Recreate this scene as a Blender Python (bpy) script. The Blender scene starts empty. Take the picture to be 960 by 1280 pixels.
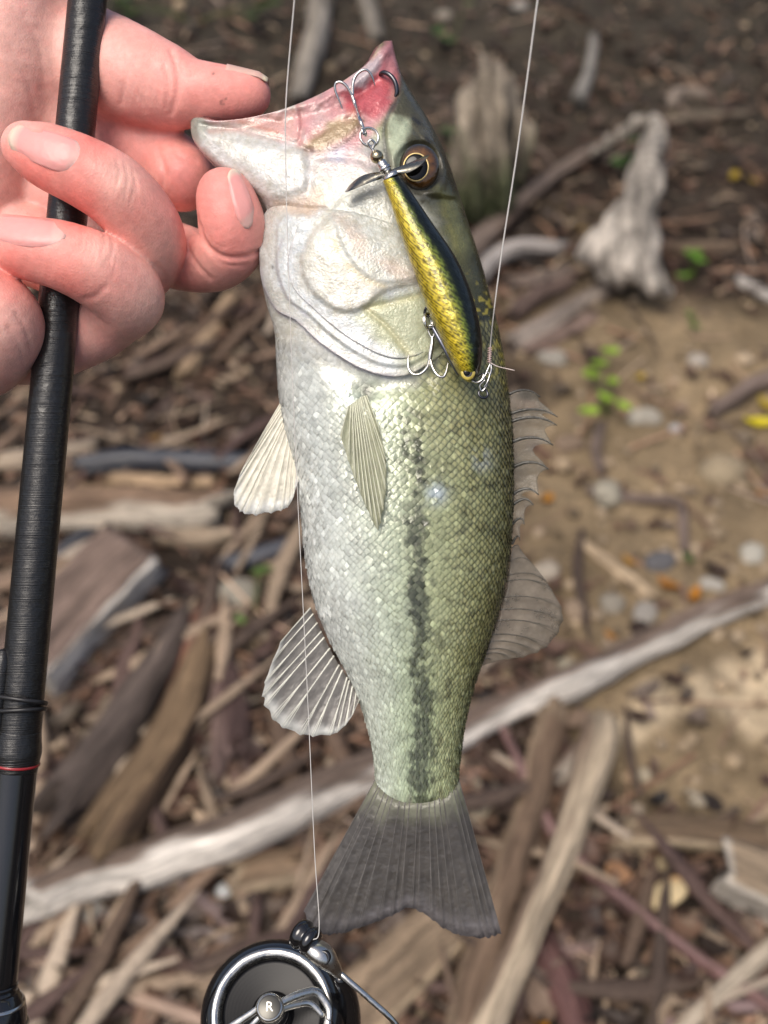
import bpy, math, random
import numpy as np
from mathutils import Vector, Matrix
random.seed(7); rng = np.random.default_rng(7)
sc = bpy.context.scene
C = sc.collection
# ------------------------------------------------------------------ camera
D = 0.40                      # metres from the lens to the fish
PITCH = math.radians(36.0)
HALF = math.radians(25.0)
CAM = np.array((0.0, 0.0, 1.30))
FWD = np.array((0.0, math.cos(PITCH), -math.sin(PITCH)))
RIGHT = np.array((1.0, 0.0, 0.0)); UP = np.array((0.0, math.sin(PITCH), math.cos(PITCH)))
K = 2*D*math.tan(HALF)/1280.0   # metres on the fish plane per photo pixel
cd = bpy.data.cameras.new('camera'); cam = bpy.data.objects.new('camera', cd); C.objects.link(cam)
cam.location = CAM; cam.rotation_euler = (math.pi/2-PITCH, 0, 0)
cd.sensor_fit = 'VERTICAL'; cd.sensor_height = 36.0; cd.lens = 18.0/math.tan(HALF)
cd.clip_start = 0.02; cd.clip_end = 200
cd.dof.use_dof = True; cd.dof.focus_distance = 0.378; cd.dof.aperture_fstop = 7.5; cd.dof.aperture_blades = 0
sc.camera = cam
# ------------------------------------------------------------------ sky and sun (soft, overcast)
w = bpy.data.worlds.new('World'); sc.world = w; w.use_nodes = True
nt = w.node_tree; bg = nt.nodes['Background']
sky = nt.nodes.new('ShaderNodeTexSky'); sky.sky_type = 'NISHITA'; sky.sun_disc = False
SUN_DIR = Vector((-0.26, -0.40, 0.85)).normalized()
sky.sun_elevation = math.asin(SUN_DIR.z); sky.sun_rotation = math.atan2(SUN_DIR.x, SUN_DIR.y)
sky.air_density = 0.8; sky.dust_density = 5.0; sky.ozone_density = 0.3
nt.links.new(sky.outputs[0], bg.inputs['Color']); bg.inputs['Strength'].default_value = 0.10
sl = bpy.data.lights.new('sun', 'SUN'); sun = bpy.data.objects.new('sun', sl); C.objects.link(sun)
sl.energy = 1.5; sl.angle = math.radians(38); sl.color = (1.0, 0.955, 0.88)
sun.rotation_euler = SUN_DIR.to_track_quat('Z', 'Y').to_euler()
sc.view_settings.view_transform = 'Standard'; sc.view_settings.look = 'None'
sc.view_settings.exposure = 0.66; sc.view_settings.gamma = 1.0; sc.view_settings.use_curve_mapping = False
sc.cycles.max_bounces = 8; sc.cycles.transparent_max_bounces = 12

# ------------------------------------------------------------------ helpers: frames
M_HERO = Matrix(((RIGHT[0], UP[0], -FWD[0], 0), (RIGHT[1], UP[1], -FWD[1], 0), (RIGHT[2], UP[2], -FWD[2], 0), (0, 0, 0, 1)))
HO = CAM + D*FWD
M_HERO.translation = Vector(HO)
def H(px, py, z):
    """photo pixel + height z (m) above the fish plane, towards the lens -> hand-held frame"""
    px = np.asarray(px, float); py = np.asarray(py, float); z = np.asarray(z, float)
    f = K*(D-z)/D
    px, py, z, f = np.broadcast_arrays(px, py, z, f)
    return np.stack([(px-480)*f, (640-py)*f, z], -1)
def HP(p): return H(p[0], p[1], p[2]*0.001)          # (px, py, z mm)
SLOPE = math.tan(math.radians(11))
def hashn(ix, iy, seed):
    h = (ix.astype(np.int64)*374761393 + iy.astype(np.int64)*668265263 + seed*974711) & 0x7fffffff
    h = ((h ^ (h >> 13))*1274126177) & 0x7fffffff
    return ((h ^ (h >> 16)) & 0xffff)/65535.0
def noise2(x, y, seed=0):
    x = np.asarray(x, float); y = np.asarray(y, float)
    ix = np.floor(x).astype(np.int64); iy = np.floor(y).astype(np.int64); fx = x-ix; fy = y-iy
    fx = fx*fx*(3-2*fx); fy = fy*fy*(3-2*fy)
    a = hashn(ix, iy, seed); b = hashn(ix+1, iy, seed); c_ = hashn(ix, iy+1, seed); d = hashn(ix+1, iy+1, seed)
    return (a*(1-fx)+b*fx)*(1-fy)+(c_*(1-fx)+d*fx)*fy
def fbm(x, y, seed=0, o=4):
    s = 0; a = 0.5; t = 0
    for i in range(o):
        s = s+a*noise2(np.asarray(x)*2**i, np.asarray(y)*2**i, seed+i*17); t += a; a *= 0.5
    return s/t
def ground_z(x, y):
    x = np.asarray(x, float); y = np.asarray(y, float)
    return SLOPE*y + 0.10*(fbm(x*1.1, y*1.1, 3, 3)-0.5) + 0.03*(fbm(x*7, y*7, 5, 3)-0.5)
def G(px, py, lift=0.0):
    """where the line of sight through a photo pixel meets the bank"""
    px = np.asarray(px, float); py = np.asarray(py, float)
    v = FWD + RIGHT*((px-480)*K/D)[..., None] + UP*((640-py)*K/D)[..., None]
    t = np.full(px.shape, 1.3)
    for i in range(12):
        p = CAM+v*t[..., None]
        t = t-(p[..., 2]-ground_z(p[..., 0], p[..., 1])-lift)/(v[..., 2]-SLOPE*v[..., 1])
    return CAM+v*t[..., None]
def px_of(P):
    q = np.asarray(P, float)-CAM
    d = q@FWD
    return 480+(q@RIGHT)/d*D/K, 640-(q@UP)/d*D/K
def gscale(px, py):            # metres per photo pixel on the bank there
    return float((G(px, py)-CAM)@FWD)/D*K
# ------------------------------------------------------------------ helpers: colour and curves
def lin(r, g, b):
    f = lambda u: u/12.92 if u <= 0.04045 else ((u+0.055)/1.055)**2.4
    return np.array((f(r/255), f(g/255), f(b/255)))
def sstep(a, b, x):
    t = np.clip((x-a)/(b-a), 0, 1); return t*t*(3-2*t)
def crom(pts, n):
    """smooth curve through pts (m,k) -> n samples, evenly by index"""
    p = np.asarray(pts, float); m = len(p)
    if m == 2:
        t = np.linspace(0, 1, n)[:, None]; return p[0]*(1-t)+p[1]*t
    q = np.vstack([2*p[0]-p[1], p, 2*p[-1]-p[-2]])
    u = np.linspace(0, m-1, n); i = np.minimum(u.astype(int), m-2); t = (u-i)[:, None]
    a, b, c_, d = q[i], q[i+1], q[i+2], q[i+3]
    return 0.5*(2*b+(c_-a)*t+(2*a-5*b+4*c_-d)*t*t+(3*b-a-3*c_+d)*t**3)
def seg_dist(X, Y, poly, closed=False):
    p = np.asarray(poly, float); n = len(p); d = np.full(np.shape(X), 1e9)
    for i in range(n if closed else n-1):
        a = p[i]; b = p[(i+1) % n]; ab = b-a; L = max(ab@ab, 1e-9)
        t = np.clip(((X-a[0])*ab[0]+(Y-a[1])*ab[1])/L, 0, 1)
        d = np.minimum(d, (X-a[0]-t*ab[0])**2+(Y-a[1]-t*ab[1])**2)
    return np.sqrt(d)
def sdist(X, Y, poly):
    """signed distance, positive inside"""
    p = np.asarray(poly, float); n = len(p); ins = np.zeros(np.shape(X), bool)
    for i in range(n):
        a = p[i]; b = p[(i+1) % n]
        c_ = ((a[1] > Y) != (b[1] > Y))
        with np.errstate(divide='ignore', invalid='ignore'):
            xx = (b[0]-a[0])*(Y-a[1])/(b[1]-a[1]+1e-12)+a[0]
        ins ^= c_ & (X < xx)
    d = seg_dist(X, Y, p, True)
    return np.where(ins, d, -d)
def smooth_poly(p, n=60): 
    p = np.asarray(p, float); q = np.vstack([p[-1:], p, p[:2]])
    c_ = crom(q, n*3); m = len(q)
    u = np.linspace(0, m-1, n*3); return c_[(u >= 1) & (u < m-2+1e-6)][::3]
# ------------------------------------------------------------------ helpers: meshes
def mesh_data(name, V, F, mat=None, col=None, grain=None, smooth=True, recalc=False, fmat=None):
    me = bpy.data.meshes.new(name)
    V = np.asarray(V, np.float32)
    if isinstance(F, np.ndarray):
        nf, k = F.shape
        me.vertices.add(len(V)); me.vertices.foreach_set('co', V.ravel())
        me.loops.add(nf*k); me.polygons.add(nf)
        me.loops.foreach_set('vertex_index', F.astype(np.int32).ravel())
        me.polygons.foreach_set('loop_start', np.arange(0, nf*k, k, dtype=np.int32))
        me.update(calc_edges=True)
    else:
        me.from_pydata(V.tolist(), [], F)
    me.validate()
    if recalc:
        import bmesh
        bm = bmesh.new(); bm.from_mesh(me); bmesh.ops.recalc_face_normals(bm, faces=bm.faces); bm.to_mesh(me); bm.free()
    me.polygons.foreach_set('use_smooth', np.full(len(me.polygons), smooth))
    if col is not None:
        col = np.asarray(col, np.float32)
        if col.ndim == 1: col = np.tile(col, (len(V), 1))
        a = me.color_attributes.new('Col', 'FLOAT_COLOR', 'POINT')
        a.data.foreach_set('color', np.hstack([col[:, :3], np.ones((len(V), 1), np.float32)]).astype(np.float32).ravel())
    if grain is not None:
        a = me.attributes.new('grain', 'FLOAT_VECTOR', 'POINT'); a.data.foreach_set('vector', np.asarray(grain, np.float32).ravel())
    if mat is not None:
        for m in (mat if isinstance(mat, (list, tuple)) else [mat]): me.materials.append(m)
    if fmat is not None: me.polygons.foreach_set('material_index', np.asarray(fmat, np.int32))
    return me
def tag(o, label=None, cat=None, group=None, kind=None):
    if label: o['label'] = label
    if cat: o['category'] = cat
    if group: o['group'] = group
    if kind: o['kind'] = kind
    return o
def hero_root(name, label, cat, base, group=None):
    o = bpy.data.objects.new(name, None); C.objects.link(o); o.empty_display_size = 0.01
    o.matrix_world = M_HERO @ Matrix.Translation(Vector(base)); o['_b'] = [float(x) for x in base]
    return tag(o, label, cat, group)
def base_of(p):
    return np.array(p['_b']) if '_b' in p else np.zeros(3)
def part(name, parent, V, F, mat, **kw):
    """a mesh child; V in the parent thing's building frame"""
    top = parent
    while top.parent: top = top.parent
    me = mesh_data(name, np.asarray(V)-base_of(top), F, mat, **kw)
    o = bpy.data.objects.new(name, me); C.objects.link(o); o.parent = parent
    return o
def ground_root(name, label, cat, loc, group=None):
    o = bpy.data.objects.new(name, None); C.objects.link(o); o.empty_display_size = 0.05
    o.location = Vector(loc); o['_b'] = [float(x) for x in loc]
    return tag(o, label, cat, group)
def solo(name, V, F, mat, loc, label, cat, group=None, **kw):
    """a thing that is one mesh, in world space"""
    me = mesh_data(name, np.asarray(V)-np.asarray(loc), F, mat, **kw)
    o = bpy.data.objects.new(name, me); C.objects.link(o); o.location = Vector(loc)
    return tag(o, label, cat, group)
def merge(parts):
    Vs, Fs, n = [], [], 0
    for V, F in parts:
        Vs.append(np.asarray(V, float)); Fs += [[i+n for i in f] for f in (F.tolist() if isinstance(F, np.ndarray) else F)]; n += len(V)
    return np.vstack(Vs), Fs
def grid_faces(n, m, wrap=False, off=0):
    i, j = np.meshgrid(np.arange(n-1), np.arange(m if wrap else m-1), indexing='ij')
    j2 = (j+1) % m
    return (np.stack([i*m+j, (i+1)*m+j, (i+1)*m+j2, i*m+j2], -1).reshape(-1, 4)+off)
def frames(P):
    T = np.gradient(P, axis=0); T /= np.linalg.norm(T, axis=1)[:, None]+1e-12
    u = np.cross(T[0], (0, 0, 1.0)); 
    if np.linalg.norm(u) < 0.1: u = np.cross(T[0], (0, 1.0, 0))
    U = np.zeros_like(P)
    for i in range(len(P)):
        u = u-T[i]*(u@T[i]); u = u/np.linalg.norm(u); U[i] = u
    return T, U, np.cross(T, U)
def tube(pts, rad, seg=8, n=None, sx=1.0, sy=1.0, cap=True):
    """tapered tube; pts (m,3) control points, rad scalar or per control point"""
    pts = np.asarray(pts, float); m = len(pts); rad = np.broadcast_to(np.asarray(rad, float), (m,))
    n = n or (m if m == 2 else m*4)
    Q = crom(np.hstack([pts, rad[:, None]]), n); P = Q[:, :3]; R = np.maximum(Q[:, 3], 1e-6)
    T, U, W = frames(P)
    a = np.linspace(0, 2*np.pi, seg, endpoint=False)
    V = P[:, None]+R[:, None, None]*(np.cos(a)[None, :, None]*U[:, None]*sx+np.sin(a)[None, :, None]*W[:, None]*sy)
    V = V.reshape(-1, 3); F = grid_faces(n, seg, True).tolist()
    if cap:
        V = np.vstack([V, P[0]-T[0]*R[0]*0.5, P[-1]+T[-1]*R[-1]*0.5]); e = n*seg
        for j in range(seg):
            F.append([e, j, (j+1) % seg]); F.append([e+1, (n-1)*seg+(j+1) % seg, (n-1)*seg+j])
    return V, F
def lathe(org, axis, prof, seg=64, x0=None):
    """prof: list of (r, h) along axis"""
    axis = np.asarray(axis, float); axis /= np.linalg.norm(axis)
    u = np.cross(axis, (0, 0, 1.0) if x0 is None else x0)
    if np.linalg.norm(u) < 1e-3: u = np.cross(axis, (0, 1.0, 0))
    u /= np.linalg.norm(u); v = np.cross(axis, u)
    a = np.linspace(0, 2*np.pi, seg, endpoint=False)
    pr = np.asarray(prof, float)
    V = np.asarray(org)+pr[:, 0][:, None, None]*(np.cos(a)[None, :, None]*u+np.sin(a)[None, :, None]*v)+pr[:, 1][:, None, None]*axis
    return V.reshape(-1, 3), grid_faces(len(pr), seg, True)
def ring(cen, nrm, R, r, seg=40, sec=10):
    nrm = np.asarray(nrm, float); nrm /= np.linalg.norm(nrm)
    b = np.linspace(0, 2*np.pi, sec, endpoint=False)
    V, F = lathe(cen, nrm, [(R+r*math.cos(t), r*math.sin(t)) for t in np.append(b, b[0])], seg)
    return V, F
# ------------------------------------------------------------------ helpers: implicit solids
def sdf_mesh(chains, vox):
    """chains: list of (pts (m,3), radii (m,), blend). returns verts, quads of their smooth union"""
    S = []
    lo = np.full(3, 1e9); hi = -lo
    for P, R, kb in chains:
        Q = crom(np.hstack([np.asarray(P, float), np.asarray(R, float)[:, None]]), len(P)*5); S.append((Q, kb))
        lo = np.minimum(lo, (Q[:, :3]-Q[:, 3:]).min(0)); hi = np.maximum(hi, (Q[:, :3]+Q[:, 3:]).max(0))
    lo -= 4*vox; hi += 4*vox; N = np.ceil((hi-lo)/vox).astype(int)+1
    ax = [lo[i]+np.arange(N[i])*vox for i in range(3)]
    f = np.full(N, 0.02, np.float32)
    for Q, kb in S:
        mg = kb+3*vox
        a = np.maximum(np.floor(((Q[:, :3]-Q[:, 3:]).min(0)-mg-lo)/vox).astype(int), 0)
        b = np.minimum(np.ceil(((Q[:, :3]+Q[:, 3:]).max(0)+mg-lo)/vox).astype(int)+1, N)
        g = np.full(b-a, 0.02, np.float32)
        for i in range(len(Q)-1):
            p, q = Q[i, :3], Q[i+1, :3]; r0, r1 = Q[i, 3], Q[i+1, 3]; m2 = max(r0, r1)+mg
            a2 = np.maximum(np.floor((np.minimum(p, q)-m2-lo)/vox).astype(int), a); b2 = np.minimum(np.ceil((np.maximum(p, q)+m2-lo)/vox).astype(int)+1, b)
            if (b2 <= a2).any(): continue
            X, Y, Z = np.meshgrid(*[ax[k][a2[k]:b2[k]].astype(np.float32) for k in range(3)], indexing='ij', sparse=True)
            d = q-p; L = max(d@d, 1e-12)
            t = np.clip(((X-p[0])*d[0]+(Y-p[1])*d[1]+(Z-p[2])*d[2])/L, 0, 1)
            v = np.sqrt((X-p[0]-t*d[0])**2+(Y-p[1]-t*d[1])**2+(Z-p[2]-t*d[2])**2)-(r0+(r1-r0)*t)
            sl_ = tuple(slice(a2[k]-a[k], b2[k]-a[k]) for k in range(3))
            np.minimum(g[sl_], v, out=g[sl_])
        sl_ = tuple(slice(a[k], b[k]) for k in range(3))
        h = np.maximum(kb-np.abs(f[sl_]-g), 0)/max(kb, 1e-9)
        f[sl_] = np.minimum(f[sl_], g)-h*h*kb*0.25
    s = f < 0
    n = N-1; cnt = np.zeros(n, np.int8); acc = np.zeros(tuple(n)+(3,), np.float32)
    sl0 = lambda o: tuple(slice(o[k], o[k]+n[k]) for k in range(3))
    for axis in range(3):
        oth = [k for k in range(3) if k != axis]
        for u in (0, 1):
            for v in (0, 1):
                o = [0, 0, 0]; o[oth[0]] = u; o[oth[1]] = v; o2 = list(o); o2[axis] = 1
                A, B = f[sl0(o)], f[sl0(o2)]; cr = s[sl0(o)] != s[sl0(o2)]
                idx = np.nonzero(cr); t = A[idx]/(A[idx]-B[idx])
                pt = np.tile(np.array(o, np.float32), (len(t), 1)); pt[:, axis] = t
                acc[idx] += pt; cnt[idx] += 1
    act = cnt > 0; ids = np.full(n, -1, np.int64); ids[act] = np.arange(act.sum())
    ijk = np.stack(np.nonzero(act), -1)
    V = lo+(ijk+acc[act]/cnt[act][:, None])*vox
    F = []
    for axis in range(3):
        o1, o2 = [(1, 2), (2, 0), (0, 1)][axis]
        sA = [slice(0, N[k]) for k in range(3)]; sB = list(sA); sA[axis] = slice(0, N[axis]-1); sB[axis] = slice(1, N[axis])
        cr = s[tuple(sA)] != s[tuple(sB)]; e = np.stack(np.nonzero(cr), -1)
        e = e[(e[:, o1] > 0) & (e[:, o2] > 0) & (e[:, o1] < n[o1]) & (e[:, o2] < n[o2])]
        ins = s[tuple(e.T)]
        def cell(d1, d2):
            q = e.copy(); q[:, o1] -= d1; q[:, o2] -= d2; return ids[tuple(q.T)]
        q = np.stack([cell(1, 1), cell(0, 1), cell(0, 0), cell(1, 0)], -1)
        q[~ins] = q[~ins][:, ::-1]; F.append(q)
    return V, np.vstack(F)
def lap_smooth(V, F, it=2, lam=0.5):
    V = V.copy()
    E = np.vstack([F[:, [0, 1]], F[:, [1, 2]], F[:, [2, 3]], F[:, [3, 0]]]); E = np.vstack([E, E[:, ::-1]])
    deg = np.bincount(E[:, 0], minlength=len(V)).astype(float)
    for i in range(it):
        A = np.stack([np.bincount(E[:, 0], weights=V[E[:, 1], k], minlength=len(V)) for k in range(3)], -1)/np.maximum(deg, 1)[:, None]
        V += lam*(A-V)
    return V
def vnormals(V, F):
    n = np.cross(V[F[:, 2]]-V[F[:, 0]], V[F[:, 3]]-V[F[:, 1]])
    N = np.zeros_like(V)
    for k in range(4):
        for a in range(3): N[:, a] += np.bincount(F[:, k], weights=n[:, a], minlength=len(V))
    return N/(np.linalg.norm(N, axis=1)[:, None]+1e-15)
# ------------------------------------------------------------------ helpers: materials
def material(name, col=None, rough=0.5, metal=0.0, coat=0.0, coat_rough=0.1, spec=0.5, sss=0.0, sss_r=(1, .35, .2), sss_s=0.004,
             bumps=(), var=None, grain=None, alpha=1.0, trans=0.0, aniso=None, rough_var=None):
    """col None: colour from the mesh. bumps: (scale, distance m, detail). var: (scale, low, high) brightness mottling"""
    m = bpy.data.materials.new(name); m.use_nodes = True; t = m.node_tree; N, Lk = t.nodes, t.links
    b = N['Principled BSDF']; out = N['Material Output']
    tc = N.new('ShaderNodeTexCoord')
    vec = tc.outputs['Object']
    if grain:
        at = N.new('ShaderNodeAttribute'); at.attribute_name = 'grain'
        mp = N.new('ShaderNodeMapping'); mp.inputs['Scale'].default_value = grain; Lk.new(at.outputs['Vector'], mp.inputs[0]); vec = mp.outputs[0]
    if col is None:
        ca = N.new('ShaderNodeAttribute'); ca.attribute_name = 'Col'; cs = ca.outputs['Color']
    else:
        rg = N.new('ShaderNodeRGB'); rg.outputs[0].default_value = (*col, 1); cs = rg.outputs[0]
    if var:
        for sc_, lo, hi in (var if isinstance(var[0], (tuple, list)) else (var,)):
            nz = N.new('ShaderNodeTexNoise'); nz.inputs['Scale'].default_value = sc_; nz.inputs['Detail'].default_value = 5; nz.inputs['Roughness'].default_value = 0.65
            Lk.new(vec, nz.inputs['Vector'])
            mr = N.new('ShaderNodeMapRange'); mr.inputs[1].default_value = 0.3; mr.inputs[2].default_value = 0.7; mr.inputs[3].default_value = lo; mr.inputs[4].default_value = hi
            Lk.new(nz.outputs[0], mr.inputs[0])
            mx = N.new('ShaderNodeVectorMath'); mx.operation = 'SCALE'; Lk.new(cs, mx.inputs[0]); Lk.new(mr.outputs[0], mx.inputs['Scale']); cs = mx.outputs[0]
    Lk.new(cs, b.inputs['Base Color'])
    b.inputs['Roughness'].default_value = rough; b.inputs['Metallic'].default_value = metal
    b.inputs['Coat Weight'].default_value = coat; b.inputs['Coat Roughness'].default_value = coat_rough
    b.inputs['Specular IOR Level'].default_value = spec
    if sss: b.inputs['Subsurface Weight'].default_value = sss; b.inputs['Subsurface Radius'].default_value = sss_r; b.inputs['Subsurface Scale'].default_value = sss_s
    if rough_var:
        nz = N.new('ShaderNodeTexNoise'); nz.inputs['Scale'].default_value = rough_var[0]; nz.inputs['Detail'].default_value = 4; Lk.new(vec, nz.inputs['Vector'])
        mr = N.new('ShaderNodeMapRange'); mr.inputs[1].default_value = 0.35; mr.inputs[2].default_value = 0.65; mr.inputs[3].default_value = rough_var[1]; mr.inputs[4].default_value = rough_var[2]
        Lk.new(nz.outputs[0], mr.inputs[0]); Lk.new(mr.outputs[0], b.inputs['Roughness'])
    last = None
    for sc_, dist, det in bumps:
        nz = N.new('ShaderNodeTexNoise'); nz.inputs['Scale'].default_value = sc_; nz.inputs['Detail'].default_value = det; Lk.new(vec, nz.inputs['Vector'])
        bp = N.new('ShaderNodeBump'); bp.inputs['Strength'].default_value = 1.0; bp.inputs['Distance'].default_value = dist
        Lk.new(nz.outputs[0], bp.inputs['Height'])
        if last: Lk.new(last, bp.inputs['Normal'])
        last = bp.outputs[0]
    if last: 
        Lk.new(last, b.inputs['Normal'])
        if coat: Lk.new(last, b.inputs['Coat Normal'])
    sh = b.outputs[0]
    if trans:
        tl = N.new('ShaderNodeBsdfTranslucent'); Lk.new(cs, tl.inputs[0]); ms = N.new('ShaderNodeMixShader'); ms.inputs[0].default_value = trans
        Lk.new(sh, ms.inputs[1]); Lk.new(tl.outputs[0], ms.inputs[2]); sh = ms.outputs[0]
    if alpha < 1:
        tp = N.new('ShaderNodeBsdfTransparent'); ms = N.new('ShaderNodeMixShader'); ms.inputs[0].default_value = alpha
        Lk.new(tp.outputs[0], ms.inputs[1]); Lk.new(sh, ms.inputs[2]); sh = ms.outputs[0]
    Lk.new(sh, out.inputs['Surface'])
    return m
STEEL = material('steel', (0.62, 0.61, 0.58), rough=0.22, metal=1.0)
DARKSTEEL = material('dark_steel', (0.10, 0.10, 0.11), rough=0.25, metal=1.0)
# ================================================================== THE BANK
def axis_steps(lo, hi, fine_lo, fine_hi, d):
    a = list(np.arange(fine_lo, fine_hi, d)); s = d
    x = fine_lo
    while x > lo: s *= 1.18; x -= s; a.insert(0, x)
    s = d; x = a[-1]
    while x < hi: s *= 1.18; x += s; a.append(x)
    return np.array(a)
gx = axis_steps(-30, 30, -1.75, 1.75, 0.0085); gy = axis_steps(-12, 45, 0.35, 4.6, 0.0085)
GX, GY = np.meshgrid(gx, gy, indexing='ij'); GZ = ground_z(GX, GY)
GP = np.stack([GX, GY, GZ], -1).reshape(-1, 3)
with np.errstate(all='ignore'):
    qx, qy = px_of(GP)
front = ((GP-CAM)@FWD) > 0.3
qx = np.where(front, np.clip(qx, -4000, 4000), -4000); qy = np.where(front, np.clip(qy, -4000, 5000), 5000)
wn = fbm(GP[:, 0]*3, GP[:, 1]*3, 11, 4)-0.5
SANDY = [(660, 380), (800, 330), (1100, 430), (1300, 1000), (960, 1045), (800, 1040), (715, 950), (690, 800), (640, 690), (600, 560)]
def sandy(x, y, n): return sstep(-45, 45, sdist(x, y, SANDY)+n*260)
PALE = [(745, 905), (800, 870), (870, 848), (1000, 815), (1050, 880), (940, 915), (850, 905), (780, 935)]
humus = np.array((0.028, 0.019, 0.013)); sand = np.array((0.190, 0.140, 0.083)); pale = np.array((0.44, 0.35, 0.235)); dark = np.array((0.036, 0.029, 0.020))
gc = np.tile(humus, (len(GP), 1))
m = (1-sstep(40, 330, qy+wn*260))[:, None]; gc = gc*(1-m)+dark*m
m = sandy(qx, qy, wn)[:, None]; gc = gc*(1-m)+sand*m
m = (sstep(-12, 22, sdist(qx, qy, PALE)+(fbm(GP[:, 0]*14, GP[:, 1]*14, 21, 3)-0.5)*90))[:, None]; gc = gc*(1-m)+pale*m
gc *= (0.45+1.1*fbm(GP[:, 0]*9, GP[:, 1]*9, 9, 5))[:, None]
lump = 0.014*(fbm(GP[:, 0]*30, GP[:, 1]*30, 31, 3)-0.5)*(1+m[:, 0]*0.8)
GP[:, 2] += lump
M_soil = material('soil', None, rough=0.9, spec=0.25, bumps=((90, 0.006, 6), (400, 0.002, 4)), var=((35, 0.72, 1.3), (240, 0.7, 1.3)))
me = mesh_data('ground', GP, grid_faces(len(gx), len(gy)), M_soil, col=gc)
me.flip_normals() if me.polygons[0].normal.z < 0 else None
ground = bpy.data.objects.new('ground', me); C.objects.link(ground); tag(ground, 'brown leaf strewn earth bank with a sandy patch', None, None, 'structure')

M_wood = material('weathered_wood', None, rough=0.82, spec=0.25, grain=(6, 70, 70), var=((0.8, 0.45, 1.35), (3.0, 0.60, 1.28), (11.0, 0.7, 1.2)), bumps=((1.0, 0.016, 6), (3.5, 0.007, 5)))
M_char = material('charred_wood', None, rough=0.42, spec=0.5, grain=(8, 60, 60), var=(1.0, 0.5, 1.7), bumps=((1.0, 0.008, 5),))
M_twig = material('twig_bark', None, rough=0.75, spec=0.3, var=(120, 0.7, 1.3), bumps=((220, 0.002, 3),))
def log(name, label, cat, pts, c1, c2=None, face=-20, width=70, square=0.0, flat=1.0, group=None, mat=None, sink=0.35, rugged=0.14, seg=30, jag=1.0, seed=0, n=None, tilt=0.0):
    """fallen wood lying on the bank. pts: (px, py, half width px[, lift m]); c2 = bare wood on the side facing `face` degrees (0 = down the picture, 90 = up)"""
    P = []; R = []
    for p in pts:
        s = gscale(p[0], p[1]); r = p[2]*s; g = G(p[0], p[1], r*flat*(1-sink)+(p[3] if len(p) > 3 else 0))
        P.append(g); R.append(r)
    P = np.array(P); L = np.linalg.norm(np.diff(P, axis=0), axis=1).sum()
    n = n or max(24, int(L/0.012)); n = min(n, 150)
    Q = crom(np.hstack([P, np.array(R)[:, None]]), n); P = Q[:, :3]; R = Q[:, 3]
    al = np.concatenate([[0], np.cumsum(np.linalg.norm(np.diff(P, axis=0), axis=1))])
    T = np.gradient(P, axis=0); T /= np.linalg.norm(T, axis=1)[:, None]
    nrm = np.array((0, -SLOPE, 1.0)); nrm /= np.linalg.norm(nrm)
    S = np.cross(T, nrm); S /= np.linalg.norm(S, axis=1)[:, None]; S *= np.sign(-S[:, 1:2]+1e-9); U = np.cross(S, T); U *= np.sign(U[:, 2:3])
    P = P+S*((0.012*(fbm(al*9+seed*3.1, 0*al+seed, seed+40, 3)-0.5)))[:, None]*np.minimum(R/0.02, 1.5)[:, None]
    a = np.linspace(0, 2*np.pi, seg, endpoint=False); A, LL = np.meshgrid(a, al)
    e = 2.0/(2+10*square)
    ca = np.sign(np.cos(A))*np.abs(np.cos(A))**e; sa = np.sign(np.sin(A))*np.abs(np.sin(A))**e
    wob = 1+rugged*2*(fbm(np.cos(A)*3+seed*5, np.sin(A)*3+LL*5, seed+3, 4)-0.5)+rugged*0.9*(noise2(A*seg/6.3*0.5, LL*4+0*A, seed+8)-0.5)
    ca = ca*wob; sa = sa*wob
    V = P[:, None]+R[:, None, None]*(ca[..., None]*S[:, None]+flat*sa[..., None]*U[:, None])
    w_ = np.minimum(1, np.arange(n)/3.0)
    sh = (noise2(a*2.3+seed, 0*a+seed, 77)-0.5)*2.4*jag+(noise2(a*7+seed, 0*a, 78)-0.5)*1.2*jag
    fall = np.exp(-al/(R[0]*1.2+1e-6)); V -= (T*(R*fall)[:, None])[:, None]*sh[None, :, None]
    fall = np.exp(-(al[-1]-al)/(R[-1]*1.2+1e-6)); V += (T*(R*fall)[:, None])[:, None]*np.roll(sh, seg//3)[None, :, None]
    c1 = np.asarray(c1, float); c2 = c1 if c2 is None else np.asarray(c2, float)
    nn = fbm(LL*7+seed, A*1.3, seed+13, 4)-0.5
    dlt = np.abs((np.degrees(A)-face+180) % 360-180)+nn*120
    m = (1-sstep(width*0.72, width, dlt))[..., None]
    col = c1*(1-m)+c2*m
    col = col*(0.75+0.5*fbm(LL*14, A*2.5+seed, seed+21, 3))[..., None]
    if square < 0.85: col[:2] = c2*0.9; col[-2:] = c2*0.9
    gr = np.stack([LL, ca*R[:, None], flat*sa*R[:, None]], -1)+seed*0.37
    Vf = np.vstack([V.reshape(-1, 3), V[0].mean(0)+T[0]*R[0]*0.25, V[-1].mean(0)-T[-1]*R[-1]*0.25]); F = grid_faces(n, seg, True).tolist(); k = n*seg
    for j in range(seg): F.append([k, j, (j+1) % seg]); F.append([k+1, (n-1)*seg+(j+1) % seg, (n-1)*seg+j])
    colf = np.vstack([col.reshape(-1, 3), c2*0.6, c2*0.6]); grf = np.vstack([gr.reshape(-1, 3), gr[0, 0], gr[-1, 0]])
    return solo(name, Vf, F, mat or M_wood, P[n//2]-U[n//2]*R[n//2]*flat, label, cat, group, col=colf, grain=grf, recalc=True)
WHITE = (0.50, 0.43, 0.35); GREY = (0.33, 0.285, 0.24); BROWN = (0.13, 0.085, 0.058); TAN = (0.40, 0.29, 0.18); RED = (0.15, 0.060, 0.038); CHAR = (0.030, 0.032, 0.040); DUN = (0.22, 0.155, 0.11)
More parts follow.
